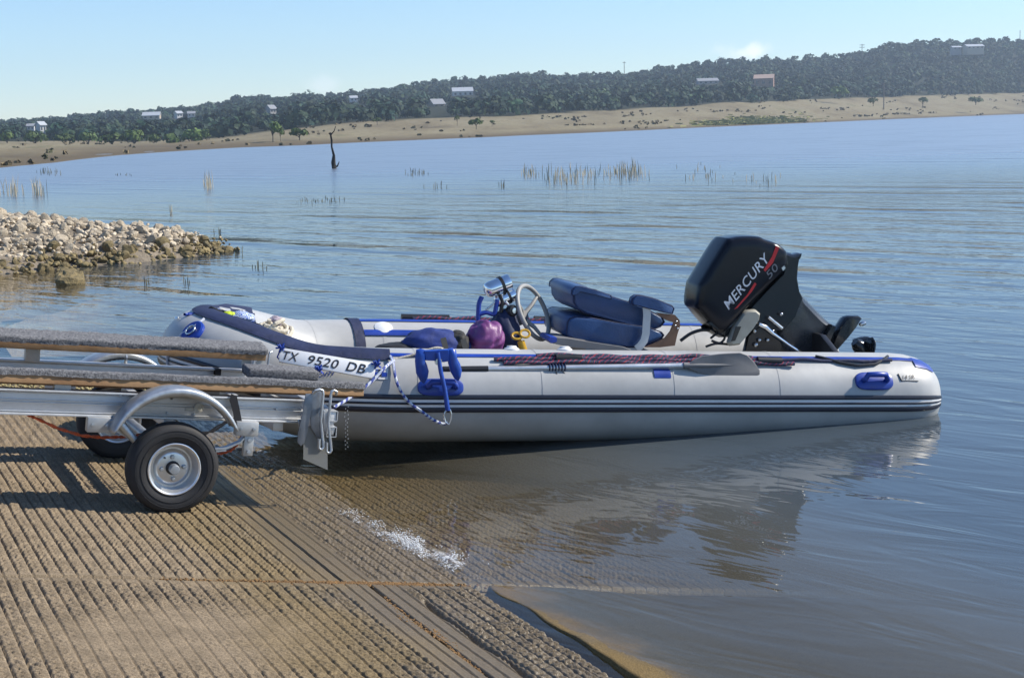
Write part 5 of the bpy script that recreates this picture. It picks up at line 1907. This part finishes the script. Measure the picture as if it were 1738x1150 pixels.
tc = node(nt, 'ShaderNodeTexCoord'); nt.links.new(tc.outputs['Object'], ch.inputs['Vector']); nt.links.new(ch.outputs[0], nt.nodes['Principled BSDF'].inputs['Base Color'])
fold_blob('bag', (c[0] - .04, .10, c[2] - .01), (.075, .07, .04), MB, mb, 6, .2, seed=22)
fold_blob('neon_cord', (c[0] + .03, .11, c[2] + .015), (.035, .03, .016), mat('neon_yellow', (.50, .62, .03), .6), mb, 6, .3, seed=23)
c = bp(352, 533, .05)
sb = boat_thing('strap_bundle', 'tangled navy and blue straps on the tip of the bow', 'straps', (c[0], .05, c[2] - .03))
for k in range(13):
    r2 = np.random.default_rng(60 + k)
    pts = [Vector((c[0] + r2.normal(0, .06) - .03 * j, .05 + r2.normal(0, .06), c[2] - .010 + .026 * r2.random())) for j in range(6)]
    G().tube(smooth_pts(pts, 4), .009, 6).build('strap', (M_NAVYF, M_BLACK, M_BLUE)[k % 3], sb)
pts = [Vector(bp(u, v, .05)) for u, v in ((352, 526), (358, 521), (366, 524), (372, 527), (378, 530))]
G().tube(smooth_pts(pts, 4), .006, 6).build('strap', M_BLACK, sb)
pts = [Vector(bp(u, v, .05)) for u, v in ((410, 533), (413, 540), (418, 547), (424, 552))]
G().tube(smooth_pts(pts, 4), .010, 6).build('strap', M_BLACK, sb)
G().lathe([(.0, .012), (.012, .01), (.014, 0)], bp(300, 540, .06), (0, 0, 1), 12).build('bow_eye', M_STEEL, BOAT)

# ================================================================== OUTBOARD MOTOR
M_COWL = mat('navy_black_cowl', (.004, .005, .010), .25, var=.2, vs=5, spec=.3, rvar=.06)
M_LEG = mat('black_metal_paint', (.010, .012, .015), .16, var=.15, vs=8, rvar=.08)
M_SLATE = mat('sunlit_slate_metal', (.030, .036, .044), .28, var=.15, vs=8, rvar=.08)  # sunlit look of the midsection put into its base colour as lighter grey
M_LETTER = mat('silver_lettering', (.62, .65, .70), .4)
M_RED = mat('red_decal', (.50, .018, .025), .4)
M_BEIGE = mat('grey_beige_cover', (.34, .33, .28), .5)
yo = .0
HW = .19
mo = boat_thing('outboard_motor', 'black outboard motor tilted up on the stern', 'outboard motor', (.06, 0, .31))
cowl_px = [(1238, 400), (1224, 412), (1180, 474), (1173, 488), (1169, 520), (1176, 531), (1196, 554), (1216, 566), (1236, 554), (1262, 530), (1300, 490), (1330, 460), (1337, 442), (1336, 426), (1320, 413), (1300, 402), (1290, 397.5), (1262, 397)]
YN = HW * .9
def mbp(u, v, y): return bp(u, v, y)
cw = [mbp(u + 13 * max(0, min(1, (1262 - u) / 70)), v + (4 if v < 405 else 0), YN) for u, v in cowl_px]
cw = [tuple(q) for q in smooth_pts(cw + [cw[0]], 3)[:-1]]
cowl = G().slab(cw, [(.021, .70), (.018, .82), (.012, .91), (.005, .955), (-.008, .985), (-.04, 1), (-.10, 1), (-.18, 1), (-.23, .985), (-.26, .95), (-.275, .88)]).build('cowl', M_COWL, mo, angle=28)
low = [mbp(u, v, YN - .03) for u, v in ((1205, 562), (1216, 568), (1240, 556), (1264, 534), (1302, 493), (1332, 463), (1339, 442), (1338, 428), (1350, 432), (1361, 430), (1358, 446), (1356, 470), (1360, 494), (1366, 506), (1352, 540), (1330, 565), (1290, 560), (1255, 574), (1225, 574))]
G().slab(low, [(0, .93), (-.015, .97), (-.05, 1), (-.15, 1), (-.19, .97), (-.21, .92)]).build('lower_cowl', M_LEG, mo, angle=35)
G().slab([mbp(u, v, .06) for u, v in ((1338, 428), (1350, 431), (1362, 430), (1360, 437), (1352, 448), (1340, 446))], [(0, .9), (-.01, 1), (-.11, 1), (-.12, .9)]).build('tiller_lug', M_LEG, mo)
leg = [mbp(u, v, .09) for u, v in ((1310, 520), (1340, 490), (1360, 492), (1366, 502), (1388, 525), (1407, 544), (1417, 551), (1404, 574), (1390, 600), (1378, 618), (1330, 618), (1322, 590), (1316, 560))]
G().slab(leg, [(0, .72), (-.02, .90), (-.05, 1), (-.11, 1), (-.14, .90), (-.16, .72)]).build('midsection', M_SLATE, mo, angle=35)
G().slab([mbp(u, v, .13) for u, v in ((1413, 551), (1420, 553), (1408, 582), (1396, 604), (1384, 604), (1396, 580))], [(0, .95), (-.01, 1), (-.25, 1), (-.26, .95)]).build('ventilation_plate', M_LEG, mo, angle=35)
G().slab([mbp(u, v, .05) for u, v in ((1406, 600), (1420, 565), (1437, 540), (1444, 536.5), (1460, 536), (1465, 540), (1455, 556), (1440, 575), (1416, 602))], [(0, .8), (-.012, .96), (-.035, 1), (-.065, 1), (-.088, .96), (-.10, .8)]).build('gearcase', M_LEG, mo, angle=35)
G().lathe([(.0, -.03), (.012, -.02), (.016, 0), (.012, .02)], mbp(1464, 549, 0), (-1, 0, .3), 12).build('anode', M_STEEL, mo)
hubp = Vector(mbp(1462, 592, -.02)); axp = Vector((-.75, 0, -.66))
pr = G().lathe([(.028, -.07), (.045, -.04), (.048, .05), (.040, .07), (.0, .075)], hubp, axp, 20).build('propeller', M_LEG, mo)
a_ = Vector((0, 1, 0)); b2_ = axp.normalized().cross(a_).normalized()
for k in range(3):
    t = math.radians(100 + 120 * k)
    rd = a_ * math.cos(t) + b2_ * math.sin(t); td = axp.normalized().cross(rd)
    vs = []
    for (r_, w_, tw_) in ((.04, .035, .9), (.08, .062, .75), (.115, .065, .6), (.138, .035, .5)):
        for s_ in (-1, -.3, .4, 1):
            d_ = td * math.cos(tw_) + axp.normalized() * math.sin(tw_)
            vs.append(hubp + rd * r_ * (1 - .05 * s_ * s_) + d_ * w_ * s_)
    fs = [(r_ * 4 + c_, r_ * 4 + c_ + 1, r_ * 4 + c_ + 5, r_ * 4 + c_ + 4) for r_ in range(3) for c_ in range(3)]
    bl_ = G().add(vs, fs).build('blade', M_LEG, pr, angle=60)
    sm = bl_.modifiers.new('solid', 'SOLIDIFY'); sm.thickness = .006; sm.offset = 0
G().slab([mbp(u, v, YN + .016) for u, v in ((1326, 455), (1331, 450), (1334, 455), (1329, 460))], [(0, .9), (-.006, 1), (-.02, 1)]).build('cowl_latch', M_STEEL, mo)
G().slab([mbp(u, v, YN + .002) for u, v in ((1199, 548), (1206, 544), (1226, 553), (1219, 559))], [(.004, .9), (-.004, 1), (-.02, 1)]).build('air_vent', M_LEG, mo)
# clamp bracket, tilt rod, control box
G().slab([mbp(u, v, .15) for u, v in ((1270, 570), (1300, 545), (1318, 560), (1328, 588), (1322, 604), (1262, 604))], [(0, .95), (-.01, 1), (-.035, 1), (-.04, .95)]).build('clamp_bracket', M_LEG, mo, angle=35)
G().slab([mbp(u, v, -.11) for u, v in ((1270, 570), (1300, 545), (1318, 560), (1328, 588), (1322, 604), (1262, 604))], [(0, .95), (-.01, 1), (-.035, 1), (-.04, .95)]).build('clamp_bracket', M_LEG, mo, angle=35)
G().tube([mbp(1288, 550, .17), mbp(1300, 555, .175), mbp(1312, 566, .175), mbp(1340, 586, .175), mbp(1363, 601, .17)], [.012, .014, .011, .009, .012], 12).build('tilt_rod', M_CHROME, mo)
G().tube([mbp(1304, 538, .165), mbp(1327, 557, .165)], .011, 10).build('tilt_cylinder', M_STEEL, mo)
for (u, v, r_) in ((1281, 562, .012), (1289, 577, .012), (1311, 562, .013), (1283, 585, .015), (1326, 533, .012), (1303, 577, .012)):
    G().ball(mbp(u, v, .165), r_, 10, 7).build('bolt', M_STEEL, mo)
G().slab([mbp(u, v, .20) for u, v in ((1262, 534), (1270, 527), (1285, 526), (1292, 532), (1290, 543), (1280, 558), (1256, 586), (1241, 588), (1238, 582), (1246, 558))], [(0, .88), (-.012, .97), (-.025, 1), (-.05, 1), (-.06, .95)]).build('side_cover', M_BEIGE, mo, angle=40)
G().slab([mbp(u, v, .204) for u, v in ((1249, 554), (1258, 554), (1248, 578), (1241, 579))], [(0, 1), (-.004, 1)]).build('cover_dark_plate', M_BLACK, mo)  # flat black plate raised slightly on the beige cover
for k, (px, rr) in enumerate((([(1155, 578), (1172, 566), (1190, 560), (1204, 560)], .011), ([(1206, 574), (1218, 566), (1230, 572), (1222, 582), (1208, 578)], .008), ([(1198, 588), (1215, 583), (1236, 584)], .008))):
    G().tube(smooth_pts([bp(u, v, .12) for u, v in px], 5), rr, 8).build('control_cable', M_BLACK, mo)
# decals on the cowl
yd = YN + .0228
o0, e0_ = Vector(mbp(1237, 526, yd)), Vector(mbp(1309, 438, yd))
bx_ = e0_ - o0
pv = Vector((0, 1, 0)).cross(bx_).normalized()
if pv.z < 0: pv = -pv
V2, F2 = text_geo('MERCURY', 1, .25, 1.03, .006)
hx = max(q for p, q in V2)
G().add([o0 + bx_ * p + pv * (.060 * q / hx) for p, q in V2], F2).build('lettering', M_LETTER, cowl, angle=180)
V2, F2 = text_geo('50', 1, .2, 1.0)
hx = max(q for p, q in V2)
o1, e1_ = Vector(mbp(1306, 474, yd)), Vector(mbp(1323, 454, yd))
G().add([o1 + (e1_ - o1) * p + pv * (.046 * q / hx) for p, q in V2], F2).build('lettering', mat('outline_grey', (.16, .17, .19), .5), cowl, angle=180)
for px in ([(1317, 417), (1323, 420), (1312, 446), (1299, 461), (1296, 458), (1310, 436)], [(1281, 479), (1284, 482), (1276, 495), (1252, 522), (1246, 525), (1268, 500)]):
    G().add([mbp(u, v, yd) for u, v in px], [tuple(range(len(px)))]).build('decal_stripe', M_RED, cowl)
G().tube(smooth_pts([mbp(u, v, YN - .004) for u, v in ((1236, 550), (1262, 526), (1296, 488), (1322, 462), (1333, 444), (1332, 428))], 4), .0022, 6).build('pinstripe', M_LETTER, cowl)

# ================================================================== SPLASH where a wavelet breaks on the ramp
def foam_material():
    M = bpy.data.materials.new('broken_foam'); M.use_nodes = True
    nt = M.node_tree; L = nt.links.new
    out = nt.nodes['Material Output']; b = nt.nodes['Principled BSDF']
    b.inputs['Base Color'].default_value = (.80, .82, .84, 1); b.inputs['Roughness'].default_value = .4
    tc = node(nt, 'ShaderNodeTexCoord')
    at = node(nt, 'ShaderNodeAttribute', attribute_name='cover')
    n1 = node(nt, 'ShaderNodeTexNoise'); n1.inputs['Scale'].default_value = 42; n1.inputs['Detail'].default_value = 7; n1.inputs['Roughness'].default_value = .72; n1.inputs['Distortion'].default_value = 1.2
    L(tc.outputs['Object'], n1.inputs['Vector'])
    ad = node(nt, 'ShaderNodeMath', operation='MULTIPLY_ADD'); L(at.outputs['Fac'], ad.inputs[0]); ad.inputs[1].default_value = .42; L(n1.outputs[0], ad.inputs[2])
    mr = node(nt, 'ShaderNodeMapRange', interpolation_type='SMOOTHSTEP'); L(ad.outputs[0], mr.inputs[0])
    mr.inputs[1].default_value = .78; mr.inputs[2].default_value = .96; mr.inputs[4].default_value = .95
    tr = node(nt, 'ShaderNodeBsdfTransparent'); gl = node(nt, 'ShaderNodeBsdfGlossy'); gl.inputs['Roughness'].default_value = .06
    film = node(nt, 'ShaderNodeMixShader'); film.inputs[0].default_value = .06; L(tr.outputs[0], film.inputs[1]); L(gl.outputs[0], film.inputs[2])
    bn = node(nt, 'ShaderNodeBump'); bn.inputs['Distance'].default_value = .012; L(n1.outputs[0], bn.inputs['Height'])
    L(bn.outputs[0], gl.inputs['Normal']); L(bn.outputs[0], b.inputs['Normal'])
    mx = node(nt, 'ShaderNodeMixShader'); L(mr.outputs[0], mx.inputs[0]); L(film.outputs[0], mx.inputs[1]); L(b.outputs[0], mx.inputs[2])
    L(mx.outputs[0], out.inputs['Surface'])
    return M


NA, NBF = 26, 110
A_f, B_f = [], []
p0, p1 = np.array(ramp_at(552, 862)), np.array(ramp_at(822, 990))
V = []; cov = []
for j in range(NBF + 1):
    t = j / NBF
    c = p0 + (p1 - p0) * t + np.array([.018 * math.sin(t * 11) + .01 * math.sin(t * 27), 0])
    hw = .05 + .075 * math.sin(math.pi * min(1, t * 1.05)) ** .7
    for i in range(NA + 1):
        s_ = i / NA * 2 - 1
        a = c[0] + s_ * hw; bb = c[1] + .1 * s_ * hw
        n_ = .0065 + max(0, (a - .885) * .150) + .016 * math.exp(-((s_ - .15) / .35) ** 2) * math.sin(math.pi * t) ** .5 + .006 * (vnoise(np.array(a * 60.), np.array(bb * 60.), 81) - .5)
        V.append((a, bb, n_)); cov.append(max(0., 1 - abs(s_ - .1 * math.sin(t * 17)) ** 1.4) * min(1, t * 5) * min(1, (1 - t) * 6) * (.45 + .55 * t))
I = np.arange(len(V)).reshape(NBF + 1, NA + 1)
Q = np.stack([I[:-1, :-1], I[1:, :-1], I[1:, 1:], I[:-1, 1:]], -1).reshape(-1, 4)
o = np_mesh('breaking_wavelet', V, Q, foam_material(), smooth=True)
at = o.data.attributes.new('cover', 'FLOAT', 'POINT'); at.data.foreach_set('value', np.array(cov, np.float32))
solo(o, TM, T0)
tag(o, 'thin sheet of broken white foam where a wavelet runs up the ramp', 'foam', kind='stuff')
M_FOAM = mat('foam_droplets', (.78, .80, .82), .2, var=.06, spec=.7)
pts = []
while len(pts) < 1000:
    t = rng.beta(2.0, 1.1)
    c = p0 + (p1 - p0) * t
    a, b = c[0] + rng.normal(0.01, .035), c[1] + rng.normal(0, .02)
    if vnoise(np.array(a * 14), np.array(b * 14), 71) < .5: continue
    pts.append((a, b, .012 + max(0, (a - .885) * .15) + abs(rng.normal(0, .014))))
o = pebbles('splash_droplets', M_FOAM, np.array(pts), .0008, .0048, flat=.9)
tag(o, 'sparkling droplets thrown up along the breaking wavelet', 'droplets', kind='stuff')

# ------------------------------------------------------------------ haze
hz = G().box((0, 620, 38), (2600, 1500, 80)).build('haze', None)
HM = bpy.data.materials.new('haze'); HM.use_nodes = True
hn = HM.node_tree; hn.nodes.clear()
ho = hn.nodes.new('ShaderNodeOutputMaterial'); hv = hn.nodes.new('ShaderNodeVolumePrincipled')
hv.inputs['Color'].default_value = (.68, .83, 1, 1)
hv.inputs['Density'].default_value = .0003
hv.inputs['Anisotropy'].default_value = .2
hn.links.new(hv.outputs[0], ho.inputs['Volume'])
hz.data.materials.append(HM)
tag(hz, kind='stuff')

for o in bpy.data.objects:
    if '_org' in o: del o['_org']
